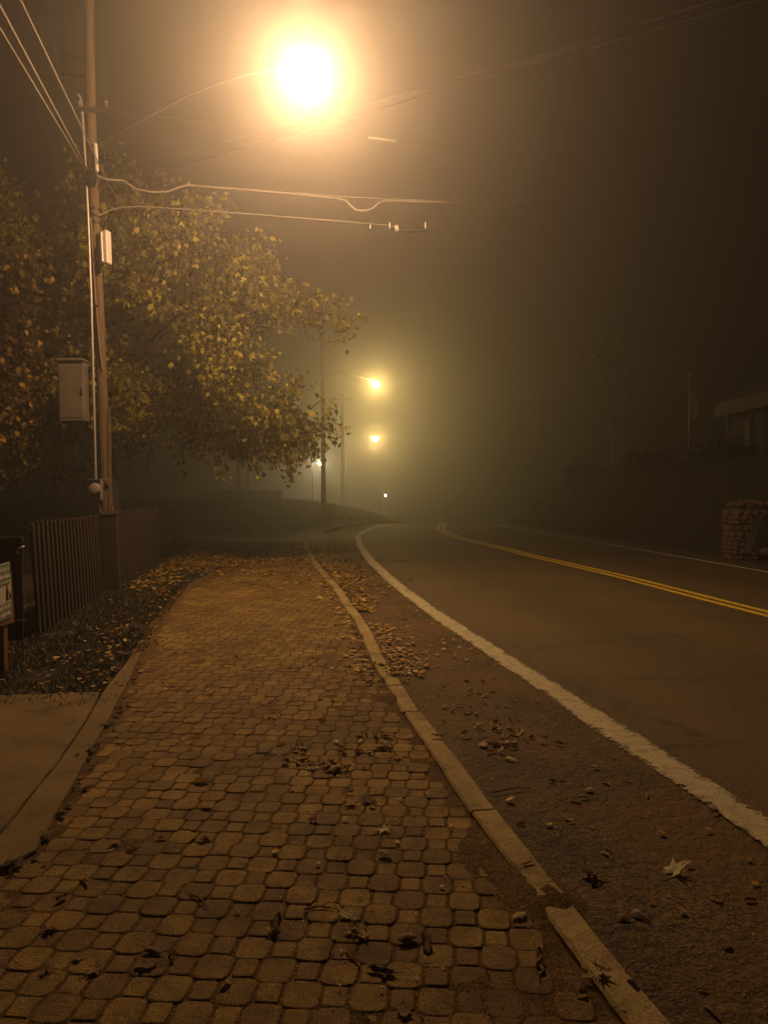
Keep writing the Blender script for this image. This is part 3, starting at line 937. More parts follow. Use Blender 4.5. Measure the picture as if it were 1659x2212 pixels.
# ------------------------------------------------------------------ trees
def make_tree(name, label, base, ells, n_clump, per_clump, lsize, leafmat, barkmat, trunk_r, limb_n, seed, group=None, spread=.25, cull=None, shell=.55):
    r = random.Random(seed); nrng = np.random.default_rng(seed)
    base = Vector(base)
    root = empty(name, base); tag(root, label, 'tree', group)
    c0 = Vector(ells[0][0]); fork = Vector((base.x+(c0.x-base.x)*.25, base.y+(c0.y-base.y)*.25, base.z+(c0.z-base.z)*.45))
    tb = MB()
    tp = [base+Vector((0, 0, -.15)), base.lerp(fork, .35)+Vector((.05, 0, 0)), fork, fork.lerp(c0, .6)+Vector((.2, .1, .1)), c0+Vector((.1, 0, ells[0][1][2]*.45))]
    tb.tube(tp, [trunk_r*1.25, trunk_r, trunk_r*.85, trunk_r*.5, trunk_r*.15], 10)
    limbs = []
    for i in range(limb_n):
        e = ells[i % len(ells)]
        th = r.uniform(0, 6.283); ph = r.uniform(-.35, .8)
        tgt = Vector(e[0])+Vector((math.cos(th)*math.cos(ph)*e[1][0], math.sin(th)*math.cos(ph)*e[1][1], math.sin(ph)*e[1][2]))*.68
        st = fork.lerp(tp[3], r.uniform(0, .9))
        mid = st.lerp(tgt, .5)+Vector((r.gauss(0, .3), r.gauss(0, .3), .5))
        pts = [st, st.lerp(mid, .55)+Vector((0, 0, .15)), mid, mid.lerp(tgt, .6)+Vector((r.gauss(0, .2), r.gauss(0, .2), .1)), tgt]
        tb.tube(pts, [trunk_r*.38, trunk_r*.30, trunk_r*.22, trunk_r*.13, trunk_r*.05], 7)
        limbs += [pts[1], mid, pts[3], tgt]
    tb.build('trunk', barkmat, root, smooth=True)
    LP = []
    for a_, b_ in zip(limbs[:-1], limbs[1:]):
        if (a_-b_).length < 4: LP += [tuple(a_.lerp(b_, t)) for t in (0, .33, .66)]
        else: LP.append(tuple(a_))
    LP.append(tuple(limbs[-1]))
    nodes = np.zeros((len(LP)+n_clump*2, 3)); nodes[:len(LP)] = LP; nn_ = len(LP)
    bb = MB(); V, Fc = [], []
    tot = sum(e[2] for e in ells)
    for i in range(n_clump):
        w = r.uniform(0, tot)
        for e in ells:
            if w < e[2]: break
            w -= e[2]
        d = Vector(nrng.normal(size=3)); d.normalize()
        rad = 1-(1-shell)*r.random()**.8
        lump = 1+.22*mnoise.noise((d.x*2.2+seed, d.y*2.2, d.z*2.2))
        p = Vector(e[0])+Vector((d.x*e[1][0], d.y*e[1][1], d.z*e[1][2]))*rad*lump
        if mnoise.noise((p.x*.55+seed, p.y*.55, p.z*.55)) < -.02: continue
        if cull and cull(p): continue
        dd = ((nodes[:nn_]-np.array(p))**2).sum(1); near = Vector(nodes[int(dd.argmin())])
        mid = near.lerp(p, .55)+Vector((r.gauss(0, .12), r.gauss(0, .12), .18))
        bb.tube([near, mid, p], [.016, .011, .005], 4, caps=False)
        nodes[nn_] = mid; nodes[nn_+1] = p; nn_ += 2
        outw = (p-Vector(e[0])); outw.normalize()
        for _ in range(int(per_clump*r.uniform(.5, 1.5))):
            q = p+Vector(nrng.normal(size=3))*spread
            ax = Vector(nrng.normal(size=3))*.7+Vector((outw.x*.5, outw.y*.5, -.9)); ax.normalize()
            sd = ax.cross(Vector(nrng.normal(size=3))); sd.normalize()
            nn = ax.cross(sd)
            L = lsize*r.uniform(.5, 1.45); W = L*r.uniform(.20, .32); fo = r.uniform(.1, .5)*W
            b = len(V)
            V += [q, q+ax*L*.18+sd*W*.9+nn*fo, q+ax*L*.62+sd*W*1.45+nn*fo*1.3, q+ax*L*.50+sd*W*.55+nn*fo*.5, q+ax*L, q+ax*L*.50-sd*W*.55+nn*fo*.5, q+ax*L*.62-sd*W*1.45+nn*fo*1.3, q+ax*L*.18-sd*W*.9+nn*fo]
            Fc += [(b, b+1, b+3), (b+1, b+2, b+3), (b, b+3, b+4), (b, b+4, b+5), (b, b+5, b+7), (b+5, b+6, b+7)]
    bb.build('branches', barkmat, root)
    lm = MB(); lm.face_block(V, Fc)
    lm.build('crown', leafmat, root)
    return root
# big yellow maple behind the fence
make_tree('maple_tree', 'large yellow-leaved tree overhanging the sidewalk behind the near utility pole', (-6.7, 18.9, 0),
          [((-7.6, 19.6, 5.92), (4.9, 3.3, 4.0), 5), ((-3.55, 17.0, 4.3), (3.1, 1.95, 2.45), 2.8), ((-4.5, 16.8, 6.4), (2.15, 1.75, 1.6), 1.4)],
          2600, 32, .130, M['leafy'], M['bark'], .26, 16, 3, 'trees along the street', spread=.165)
make_tree('maple_tree', 'smaller orange-leaved tree at the left edge behind the picket fence', (-8.3, 14.5, 0),
          [((-8.2, 14.2, 4.3), (2.35, 1.9, 2.7), 1)], 420, 22, .125, M['leafo'], M['bark'], .16, 8, 11, 'trees along the street')
# pale twin trunk on the right bank, one behind the low wall at left
def birch(label, base, stems, ell, n, seed):
    base = Vector(base); root = empty('birch_tree', base); tag(root, label, 'tree')
    for st in stems:
        mb = MB(); P = [base+Vector((st[0]*.1, 0, -.2))]+[base+Vector(s) for s in st[1]]
        k = len(P)
        mb.tube(P, [st[2]*(1-.75*i/(k-1)) for i in range(k)], 8); mb.build('trunk', M['birch'], root, smooth=True)
    r = np.random.default_rng(seed); V, Fc = [], []
    for i in range(n):
        d = r.normal(size=3); d /= np.linalg.norm(d)
        c = Vector(ell[0])+Vector((d[0]*ell[1][0], d[1]*ell[1][1], d[2]*ell[1][2]))*float(r.random()**.5)
        for _ in range(12):
            q = c+Vector(r.normal(size=3))*.35
            ax = Vector(r.normal(size=3))+Vector((0, 0, -.6)); ax.normalize(); sd = ax.cross(Vector(r.normal(size=3))); sd.normalize()
            L = .14; b = len(V); V += [q, q+ax*L*.5+sd*.05, q+ax*L, q+ax*L*.5-sd*.05]; Fc += [(b, b+1, b+2, b+3)]
    mb = MB(); mb.face_block(V, Fc); mb.build('crown', M['leafd'], root)
b1 = at(1328, 1020, 35)
birch('pale forked tree standing on the dark right-hand bank', (b1.x, 35, land(b1.x, 35)), [(-1, [(-.1, 0, .8), (-.25, 0, 1.9), (-.5, .1, 4), (-.7, .3, 6)], .085), (1, [(.18, 0, .8), (.32, 0, 1.8), (.55, .1, 4), (.8, 0, 6.4)], .08)], ((b1.x, 35.5, 8.2), (1.8, 1.5, 1.6)), 30, 5)
b2 = at(526, 1060, 47)
birch('pale double trunk standing behind the low dark wall left of the road', (b2.x, 47, land(b2.x, 47)), [(-1, [(-.25, 0, 1.2), (-.28, 0, 3.2), (-.2, .1, 6)], .16), (1, [(.3, 0, 1.2), (.36, 0, 3.0), (.6, .1, 5.8)], .15)], ((b2.x, 48, 7.6), (2.8, 2, 2.2)), 130, 6)
# shrubs on the right bank
def shrub(label, x, y, rx, h, seed, n=120):
    z = land(x, y); root = empty('shrub', (x, y, z)); tag(root, label, 'shrub', 'shrubs on the right bank')
    r = np.random.default_rng(seed); V, Fc = [], []
    mb = MB()
    for i in range(n):
        d = r.normal(size=3); d /= np.linalg.norm(d); d[2] = abs(d[2])
        c = Vector((x+d[0]*rx, y+d[1]*rx, z+.1+d[2]*h))*1.0
        if i % 4 == 0: mb.tube([(x+d[0]*.1, y+d[1]*.1, z-.05), (x+d[0]*rx*.5, y+d[1]*rx*.5, z+d[2]*h*.6), c], [.02, .013, .005], 4, caps=False)
        for _ in range(16):
            q = c+Vector(r.normal(size=3))*.16
            ax = Vector(r.normal(size=3)); ax.normalize(); sd = ax.cross(Vector(r.normal(size=3))); sd.normalize()
            L = .12; b = len(V); V += [q, q+ax*L*.5+sd*.04, q+ax*L, q+ax*L*.5-sd*.04]; Fc += [(b, b+1, b+2, b+3)]
    mb.build('stems', M['bark'], root)
    m2 = MB(); m2.face_block(V, Fc); m2.build('foliage', M['leafd'], root)
for k, (u, v, Y, rx, h, lab) in enumerate([(1262, 1046, 37, .8, .28, 'low shrub halfway up the right bank, left of the pale forked tree'), (1400, 1010, 31, .9, .35, 'shrub on top of the bank between forked tree and flagpole'), (1560, 1000, 27, 1.0, .4, 'dark shrub on the bank below the house eaves')]):
    p = at(u, v, Y); shrub(lab, p.x, Y, rx, h, 30+k)

# ------------------------------------------------------------------ near utility pole with its gear
PY = 14.0
base = at(231, 1190, PY); base.z = 0
up_ = empty('utility_pole', base)
tag(up_, 'tall wooden utility pole behind the fence carrying cabinet, meter and cables', 'utility pole')
def P(u, v, Y=PY): return at(u, v, Y)
shaft = [Vector((P(231, 1190).x+.01, PY, -.3)), P(229, 1100), P(221, 850), P(213, 650), P(206, 480), P(201, 380), P(197, 240), P(194, 100), P(193, 10), P(191, -90)]
mb = MB(); mb.tube(shaft, [.098, .096, .094, .091, .088, .086, .084, .080, .078, .075], 16)
smooth_by_angle(mb.build('pole_shaft', M['wood'], up_))
mb = MB(); mb.tube([P(207, 1036, 13.84), P(203, 870, 13.84), P(197, 640, 13.84), P(190, 460, 13.86), P(183, 330, 13.88), P(178, 250, 13.9), P(175, 215, 13.9), P(171, 207, 13.9), P(166, 204, 13.88)], .024, 10)
smooth_by_angle(mb.build('conduit', M['galv'], up_))
for v in (1000, 888, 790, 660, 560):
    u = np.interp(v, [250, 330, 460, 640, 870, 1036], [178, 183, 190, 197, 203, 207])
    mb = MB(); mb.box(P(u+6, v, 13.87), (.14, .05, .03), None, .006); mb.build('conduit_clamp', M['darkmetal'], up_)
mb = MB(); mb.tube([P(196, 470, 13.88), P(199, 520, 13.89), P(206, 640, 13.89), P(216, 760, 13.88), P(222, 800, 13.88)], .013, 8)
mb.build('riser_cable', M['cable'], up_)
# grey cabinet on two stand-off brackets
cabc = P(159.5, 847, 13.75); mpx = 13.75/F
cab = MB(); Mrot = Euler((0, math.radians(-.8), math.radians(4))).to_matrix()
cab.box(cabc, (54*mpx, .30, 128*mpx), Mrot, .012)
cabo = cab.build('equipment_cabinet', M['greybox'], up_)
mb = MB(); mb.box(cabc+Mrot @ Vector((0, -.02, 66*mpx)), (58*mpx, .35, .05), Mrot, .012); mb.build('cabinet_hood', M['greybox'], cabo)
mb = MB(); mb.box(cabc+Mrot @ Vector((.185, -.165, -.02)), (.025, .03, .10), Mrot, .005); mb.build('latch', M['darkmetal'], cabo)
mb = MB(); mb.box(cabc+Mrot @ Vector((0, -.152, -.01)), (.40, .012, .92), Mrot, .004); mb.build('cabinet_door', M['greybox'], cabo)
for s in (-.30, .02, .34):
    mb = MB(); mb.tube([cabc+Mrot @ Vector((-28*mpx, -.14, s)), cabc+Mrot @ Vector((-28*mpx, -.14, s+.09))], .012, 8); mb.build('hinge', M['darkmetal'], cabo)
for v in (800, 885):
    mb = MB(); a, b = P(180, v, 13.85), P(218, v, 13.96); mb.tube([a, b], .02, 6); mb.build('cabinet_bracket', M['darkmetal'], up_)
# meter
mc = P(205, 1056, 13.72)
mb = MB(); mb.box(P(208, 1056, 13.84), (.20, .10, .28), None, .01); mo = mb.build('meter_socket', M['greybox'], up_)
mb = MB(); mb.box(P(207, 1036, 13.80), (.24, .2, .022), None, .005); mb.build('socket_hood', M['greybox'], mo)
mb = MB(); yv = Vector((0, -1, 0))
mb.tube([mc+Vector((0, .06, 0)), mc+Vector((0, -.02, 0)), mc+Vector((0, -.07, 0)), mc+Vector((0, -.085, 0))], [.105, .105, .085, .05], 24); smooth_by_angle(mb.build('meter_glass', M['glass'], mo))
mb = MB(); mb.tube([mc+Vector((0, .055, 0)), mc+Vector((0, .02, 0))], [.122, .122], 24); smooth_by_angle(mb.build('meter_ring', M['galv'], mo))
mb = MB(); mb.box(P(219, 1058, 13.75), (.045, .06, .36), None, .008); mb.build('side_conduit', M['galv'], up_)
mb = MB(); mb.tube([P(215, 1085, 13.8), P(216, 1098, 13.8), P(221, 1113, 13.78), P(229, 1123, 13.76), P(235, 1128, 13.75)], .010, 8); mb.build('service_wire', M['cable'], up_)
mb = MB(); mb.tube([P(237, 880, 13.92), P(239, 960, 13.9), P(240, 1080, 13.88), P(243, 1098, 13.86), P(249, 1112, 13.84)], .010, 8); mb.build('ground_wire', M['cable'], up_)
for (u, v) in ((235, 1036), (233, 1044)):
    mb = MB(); mb.box(P(u, v, 13.88), (.06, .04, .06), None, .006); mb.build('wire_clip', M['cable'], up_)
# bands
for v in (452, 466, 482, 245, 405):
    u = np.interp(v, [240, 380, 480, 650], [197, 201, 206, 213])
    mb = MB(); c = P(u, v); mb.tube([c+Vector((0, 0, -.026)), c+Vector((0, 0, .026))], [.108, .108], 18); bo = smooth_by_angle(mb.build('strap', M['darkmetal'], up_))
    mb = MB(); mb.box(c+Vector((-.10, -.05, 0)), (.10, .06, .06), None, .008); mb.build('bolt', M['darkmetal'], bo)
# white terminal box on the right of the pole
tc_ = P(229, 535, 13.92)
mb = MB(); mb.box(tc_+Vector((.02, 0, 0)), (.105, .14, .60), Euler((0, math.radians(-2), math.radians(-18))).to_matrix(), .02); to = mb.build('terminal_box', M['whitebox'], up_)
mb = MB(); mb.box(P(221.5, 535, 13.90), (.045, .13, .54), Euler((0, math.radians(-2), 0)).to_matrix(), .01); mb.build('box_back', M['galv'], to)
mb = MB(); mb.box(P(213, 560, 13.86), (.07, .07, .5), Euler((0, math.radians(-2.5), 0)).to_matrix(), .02); mb.build('splice_housing', M['black'], up_)
mb = MB(); mb.box(P(208, 340, 13.87), (.055, .07, .50), Euler((0, math.radians(-3), 0)).to_matrix(), .015); mb.build('cable_guard', M['whitebox'], up_)
# cross bracket and insulators
mb = MB(); mb.box(P(200, 236, 13.88), (.60, .07, .07), None, .008); ar = mb.build('cross_bracket', M['darkmetal'], up_)
for u in (172, 229):
    mb = MB(); c = P(u, 231, 13.88); mb.tube([c, c+Vector((0, 0, .03)), c+Vector((0, 0, .05)), c+Vector((0, 0, .09)), c+Vector((0, 0, .11))], [.018, .045, .03, .045, .02], 10); mb.build('insulator', M['greybox'], ar)
# dead-end clamp lump where the cables meet the pole
mb = MB(); mb.ball(P(196, 385, 13.85), .13, 12, 8, (.9, .6, 1.3)); mb.build('cable_clamp', M['black'], up_, smooth=True)
# transformer can
tcn = at(129, 143, 14.6)
mb = MB(); H = .40
mb.tube([tcn+Vector((0, 0, -H)), tcn+Vector((0, 0, -H+.02)), tcn+Vector((0, 0, H-.04)), tcn+Vector((0, 0, H)), tcn+Vector((0, 0, H+.05))], [.10, .122, .122, .126, .05], 20)
tr = smooth_by_angle(mb.build('transformer', M['can'], up_), 30)
mb = MB(); c = tcn+Vector((.03, 0, H+.04)); mb.tube([c, c+Vector((0, 0, .05)), c+Vector((0, 0, .08)), c+Vector((0, 0, .13)), c+Vector((0, 0, .16))], [.02, .04, .025, .035, .012], 10); mb.build('bushing', M['greybox'], tr)
mb = MB(); mb.tube([tcn+Vector((.1, -.1, .2)), P(190, 130)], .03, 6); mb.tube([tcn+Vector((.1, -.1, -.2)), P(192, 165)], .03, 6); mb.build('mounting_bracket', M['darkmetal'], tr)

# ------------------------------------------------------------------ street lamps
def street_lamp(label, pole_pt, arm_pts, head, r, bulbmat, group='street lamps along the road', armr=.013, arm_dir=(1, 0, 0)):
    root = empty('street_lamp', pole_pt); tag(root, label, 'street lamp', group)
    if arm_pts:
        mb = MB(); mb.tube(arm_pts, armr, 8); smooth_by_angle(mb.build('lamp_arm', M['can'], root))
    head = Vector(head); d = Vector(arm_dir).normalized()
    mb = MB()
    c = head+Vector((0, 0, r*.80))
    mb.ball(c-d*r*.3, r, 16, 8, (1.15, .62, .32))
    ho = mb.build('lamp_housing', M['galv'], root, smooth=True)
    mb = MB(); mb.ball(head, r, 20, 12, (1, 1, 1.0), -1, .80); mb.build('lamp_globe', bulbmat, root, smooth=True)
    return root
l1 = at(661, 162, 11.0)
arm1 = [P(199, 330), at(240, 297, 13.7), at(293, 267, 13.35), at(400, 209, 12.7), at(480, 176, 12.2), at(533, 161, 11.85), at(600, 148, 11.4), l1+Vector((-.15, .12, .20))]
street_lamp('large glaring street lamp at top centre on a long arm', P(199, 330), arm1, l1, .205, M['lamp_near'], arm_dir=(.8, -.6, 0))
def far_pole(label, u, ubase, Y, top, r):
    x = at(u, 1060, Y).x; z = land(x, Y)
    root = empty('utility_pole', (x, Y, z)); tag(root, label, 'utility pole', 'utility poles down the road')
    mb = MB(); mb.tube([(x+.02, Y, z-.3), (x, Y, z+3), (x-.02, Y, top)], [r, r*.93, r*.72], 12); smooth_by_angle(mb.build('pole_shaft', M['far_wood'], root))
    mb = MB(); mb.box((x, Y-.1, top-.5), (1.6, .09, .11), None, .01); ca_ = mb.build('crossarm', M['far_wood'], root)
    for k in (-.7, -.3, .3, .7):
        m2 = MB(); c = Vector((x+k, Y-.1, top-.44)); m2.tube([c, c+Vector((0, 0, .05)), c+Vector((0, 0, .14))], [.02, .05, .03], 8); m2.build('insulator', M['greybox'], ca_)
    return x, z
x2, z2 = far_pole('dark utility pole on the grass bank right of the tree, nearer of the two', 698, 0, 44, 10.6, .135)
l2 = at(812, 830, 49)
street_lamp('upper of the two hazy yellow lamps above the road bend', (x2, 44, 8.0), [Vector((x2, 44, 8.0)), Vector((x2+.8, 45, 8.6)), Vector((l2.x-1.0, l2.y-1, l2.z+.3)), l2+Vector((-.2, -.1, .25))], l2, .19, M['lamp_far'], armr=.035)
x3, z3 = far_pole('faint utility pole in the fog with a small sign, farther of the two', 740, 0, 62, 9.5, .155)
l3 = at(810.5, 948, 84)
street_lamp('lower hazy yellow lamp directly below the upper one', (x3, 62, 6.0), None, l3, .25, M['lamp_far'])
# lamp 3 stands on its own mast
mb = MB(); gz = land(l3.x-3.2, 84)
root3 = [o for o in bpy.data.objects if o.name.startswith('street_lamp')][-1]
root3.location = (l3.x-3.2, 84, gz)
for ch in root3.children:
    ch.location = (0, 0, 0)
    for v_ in ch.data.vertices: v_.co += Vector((x3, 62, 6.0))-root3.location
mb.tube([(l3.x-3.2, 84, gz-.3), (l3.x-3.2, 84, l3.z-.6), (l3.x-2.8, 84, l3.z+.1), (l3.x-1.4, 84, l3.z+.35), l3+Vector((-.25, 0, .25))], [.09, .07, .05, .04, .04], 8); mb.build('lamp_mast', M['galv'], root3)
l4 = at(692, 1000, 68); gz = land(l4.x, 68)
street_lamp('small white lamp half hidden behind the dark pole', (l4.x, 68, gz), [Vector((l4.x-.7, 68, gz-.2)), Vector((l4.x-.7, 68, l4.z+.1)), Vector((l4.x-.5, 68, l4.z+.3)), l4+Vector((-.1, 0, .16))], l4, .165, M['lamp_cool'], armr=.05)
l5 = at(833, 1070, 105); gz = land(l5.x, 105)
street_lamp('tiny farthest light low over the vanishing road', (l5.x-.7, 105, gz), [Vector((l5.x-.7, 105, gz-.2)), Vector((l5.x-.7, 105, l5.z+.1)), Vector((l5.x-.5, 105, l5.z+.3)), l5+Vector((-.1, 0, .16))], l5, .14, M['lamp_tiny'], armr=.05)
# small sign and hardware on the farther pole
sp = at(740, 1078, 61.8)
root = empty('road_sign', sp); tag(root, 'small diamond sign fixed on the faint far pole', 'sign')
mb = MB(); s_ = .36; mb.prism([sp+Vector((0, 0, s_)), sp+Vector((s_, 0, 0)), sp+Vector((0, 0, -s_)), sp+Vector((-s_, 0, 0))], (0, 1, 0), .02); mb.build('sign_panel', M['far_wood'], root)

# ------------------------------------------------------------------ overhead cables
def cable(label, pts, r, mat, sag=0.0, sub=12, name='overhead_cable', group='overhead cables'):
    out = []
    for i in range(len(pts)-1):
        a, b = Vector(pts[i]), Vector(pts[i+1])
        for k in range(sub):
            t = k/sub; p = a.lerp(b, t); p.z -= sag*4*t*(1-t) if len(pts) == 2 else 0
            out.append(p)
    out.append(Vector(pts[-1]))
    mb = MB(); mb.tube(out, r, 8)
    o = mb.build(name, mat, origin=out[0], smooth=True); tag(o, label, 'cable', group); return o
def through(p0, p1, back, fwd):
    d = p1-p0; return [p0-d*back, p1+d*fwd]
cable('thick pale cable from the top left corner to the pole, upper of a close pair', through(at(0, 14, 9), P(188, 366, 13.9), 2.2, 0), .017, M['cable'])
cable('pale cable just under the thick one at the left edge', through(at(0, 62, 9), P(187, 372, 13.9), 2.2, 0), .013, M['cable'])
cable('separate pale cable from the top edge crossing in front of the pole', [at(44, 0, 9)-(P(203, 332, 13.6)-at(44, 0, 9))*2.0, at(44, 0, 9), P(203, 332, 13.6), P(236, 400, 14.4), P(262, 445, 15.4), P(278, 478, 16.4)], .014, M['cable'])
YB = 15.2
B1 = [P(205, 378, 13.9), at(232, 388, 14.2), at(267, 390, 14.5), at(293, 409, 14.7), at(330, 415, 14.8), at(363, 414, 14.9), at(385, 405, 15.0), at(403, 400, 15.05), at(430, 402, 15.1), at(550, 411, YB), at(640, 419, YB), at(700, 425, YB), at(735, 429, YB+.05)]
loop = [at(735, 429, YB+.05), at(748, 434, YB), at(757, 444, YB), at(768, 453, YB), at(782, 455, YB), at(796, 454, YB), at(808, 448, YB), at(818, 438, YB), at(830, 433, YB+.05)]
tail = [at(830, 433, YB+.05), at(950, 437, YB+.2), at(1090, 443, YB+2), at(1250, 449, YB+5), at(1400, 455, YB+10), at(1950, 475, YB+24)]
cable('bright upper cable over the road with a slack U-shaped loop', B1+loop[1:]+tail[1:], .021, M['cable'], sub=4)
strand = [at(640, 415.5, YB+.06), at(735, 424, YB+.06), at(830, 429, YB+.06), at(960, 434, YB+.3)]
cable('thin steel strand above the loop of the upper cable', strand, .008, M['cable'], sub=3)
B2 = [P(212, 466, 13.9), at(227, 458, 14.1), at(260, 448, 14.5), at(300, 446, 14.8), at(400, 452, 15.1), at(553, 463, 15.5), at(680, 473, 15.6), at(800, 483, 15.7), at(845, 487, 15.8), at(1000, 492, 17.5), at(1200, 498, 21), at(1400, 503, 26), at(1950, 520, 40)]
cable('lower cable over the road leading to a dark splice case', B2, .013, M['cable'], sub=4)
sc_ = at(881, 496, 15.9)
root = empty('splice_case', sc_); tag(root, 'dark splice case hanging on the lower cable over the road', 'splice case')
a, b = at(847, 493, 15.85), at(921, 494, 16.0)
mb = MB(); n = 9; mb.tube([a.lerp(b, k/(n-1)) for k in range(n)], [.02, .05, .075, .08, .08, .08, .075, .05, .02], 12); mb.build('case_body', M['black'], root, smooth=True)
mb = MB(); mb.tube([a.lerp(b, .08)+Vector((0, -.02, -.02)), a.lerp(b, .18)+Vector((0, -.03, .0))], [.06, .07], 10); mb.build('end_cap', M['whitebox'], root, smooth=True)
for u in (800, 842, 919):
    c = at(u, 487, 15.75); mb = MB(); mb.box(c, (.03, .03, .12), None, .005); mb.build('hanger', M['whitebox'], root)
C1 = [at(330, 352, 24), at(484, 306, 22), at(694, 249, 19.5), at(880, 199, 17.5), at(1106, 137, 15), at(1356, 62, 12.8), at(1700, -50, 10.4)]
C2 = [at(330, 376, 24), at(484, 332, 22), at(705, 270, 19.5), at(890, 213, 17.5), at(1106, 152, 15), at(1340, 86, 12.8), at(1700, -18, 10.4)]
cable('upper of two thin dark wires rising to the right below the lamp', C1, .017, M['black'])
cable('lower of two thin dark wires rising to the right below the lamp', C2, .017, M['black'])
cable('faint thin wire crossing behind the two dark wires', [P(215, 235, 13.9), at(430, 262, 15), at(610, 277, 16), at(700, 287, 16.3), at(800, 298, 16.6), at(854, 305, 16.8), at(1000, 314, 19), at(1300, 330, 26)], .004, M['darkmetal'])
sl = MB(); sl.tube([at(796, 297.5, 16.55), at(812, 298.5, 16.6), at(835, 302.5, 16.7), at(854, 305, 16.77)], .021, 8)
tag(sl.build('wire_sleeve', M['whitebox'], origin=at(820, 300, 16.6), smooth=True), 'short pale sleeve on the faint wire right of the lamp', 'wire sleeve')

# ------------------------------------------------------------------ picket fence
def fence(label, p0, p1, h0, h1, pitch, pw, seed, lean):
    r = random.Random(seed)
    p0, p1 = Vector(p0), Vector(p1); d = (p1-p0); L = d.length; d.normalize(); nrm = Vector((d.y, -d.x, 0))
    root = empty('picket_fence', p0); tag(root, label, 'fence', 'wooden fence panels')
    a = math.atan2(d.y, d.x)
    ln = Vector((-nrm.x*lean, -nrm.y*lean, 1))
    k = 0; s = 0.0
    while s < L:
        hh = h0+(h1-h0)*s/L + r.uniform(-.012, .012) - (.10 if k % 2 else 0)
        b = p0+d*s
        Rz = Euler((0, 0, a)).to_matrix()
        ax = Vector((r.gauss(0, .006), 0, 0))
        mb = MB(); w = pw*r.uniform(.9, 1.08)*(1 if k % 2 == 0 else .72); t = .022
        prof = [(-w/2, .02), (w/2, .02), (w/2, hh-.02), (w/2-.02, hh), (-w/2+.02, hh), (-w/2, hh-.02)]
        pts = []
        for (x, z) in prof:
            q = b+d*(x+ax.x*z) + ln*z*1.0
            q.z = z
            pts.append(q)
        off = nrm*(.012 if k % 2 == 0 else -.030)
        mb.prism([q+off for q in pts], nrm, t)
        mb.build('picket', M['picket'], root)
        s += pitch; k += 1
    for z in (.28, .95):
        mb = MB(); c = (p0+p1)/2-nrm*.006; q = c+ln*z; q.z = z
        mb.box(q, (L, .028, .085), Euler((0, 0, a)).to_matrix(), .004); mb.build('rail', M['darkwood'], root)
    # dark backing boards close the gaps
    return root
F0 = Vector((-3.80, 8.40, 0)); F1 = Vector((fpl(10.9)-.02, 10.9, 0)); F2 = Vector((fpl(12.6), 12.6, 0)); F3 = Vector((fpl(20.6), 20.6, 0))
fa = gnd(82, 1374); fb = gnd(222, 1284); fc = gnd(252, 1268); fd = gnd(362, 1187)
fence('near panel of brown picket fence with gaps between uneven pickets', fa, fb, 1.27, 1.24, .093, .088, 1, .055)
fence('far panel of brown board fence closer to the leaf carpet', fc, fd, 1.27, 1.22, .115, .105, 2, .035)
# dark square post standing between the two panels
pp = (fb+fc)/2
root = empty('fence_post', pp); tag(root, 'broad dark post between the two fence panels', 'post')
mb = MB(); mb.box(pp+Vector((-.02, .1, .60)), (.26, .26, 1.24), Euler((0, math.radians(-2), math.radians(12))).to_matrix(), .015); mb.build('post_shaft', M['darkwood'], root)
mb = MB(); mb.box(pp+Vector((-.045, .1, 1.235)), (.30, .30, .04), Euler((0, math.radians(-2), math.radians(12))).to_matrix(), .012); mb.build('post_cap', M['darkwood'], root)

# dark gate at the left edge with its latch
ga = gnd(56, 1395); gb = ga+Vector((-1.25, -.15, 0))
root = empty('gate', ga); tag(root, 'dark board gate at the left edge, hooked to the near fence panel', 'gate')
d = (gb-ga).normalized(); a = math.atan2(d.y, d.x)
mb = MB()
for k in range(9):
    c = ga+d*(.09+k*.135); mb.box(c+Vector((0, 0, .57)), (.131, .024, 1.02), Euler((0, 0, a)).to_matrix(), .004)
mb.build('gate_boards', M['darkwood'], root)
for z, mt in ((1.105, 'darkmetal'), (.25, 'darkwood')):
    mb = MB(); mb.box((ga+gb)/2+Vector((0, -.03, z)), (1.25, .06, .06), Euler((0, 0, a)).to_matrix(), .006); mb.build('gate_rail', M[mt], root)
lt0 = at(48, 1182, ga.y-.06); lt1 = at(36, 1188, ga.y-.08)
mb = MB(); mb.tube([at(52, 1180, ga.y-.03), lt0, at(41, 1185, ga.y-.08), lt1, at(37, 1193, ga.y-.07), at(40, 1197, ga.y-.06)], .010, 8); mb.build('latch_hook', M['galv'], root, smooth=True)

# ------------------------------------------------------------------ pet sign on its post
sy = 6.75
sb = gnd(14, 1452); sy = sb.y
root = empty('pet_sign', sb); tag(root, 'low wooden post with a faded pet waste sign at the left edge', 'sign')
th = math.radians(100)         # the panel is turned towards the road
sx = Vector((math.cos(th), math.sin(th), 0)); sn = Vector((math.sin(th), -math.cos(th), 0))
pc = at(6, 1275, sy-.02)
Hs = (1335-1213)/F*sy; Ws = .42
ctr = at(27, 1272, 6.90)-sx*Ws/2
tiltv = Vector((0, 0, 1))-sx*.075; tiltv.normalize()
mb = MB(); mb.box(ctr-sn*.10+Vector((0, .12, .42-ctr.z)), (.12, .09, 1.0), Euler((0, 0, th)).to_matrix(), .008); mb.build('sign_post', M['post'], root)
def SP(a, b, o=0.0): return ctr+sx*a*Ws/2+tiltv*b*Hs/2+sn*o
mb = MB(); mb.prism([SP(-1, -1.12, -.045), SP(1.45, -1.30, -.045), SP(1.30, .55, -.045), SP(-1, .9, -.045)], sn, .025); mb.build('backing_board', M['post'], root)
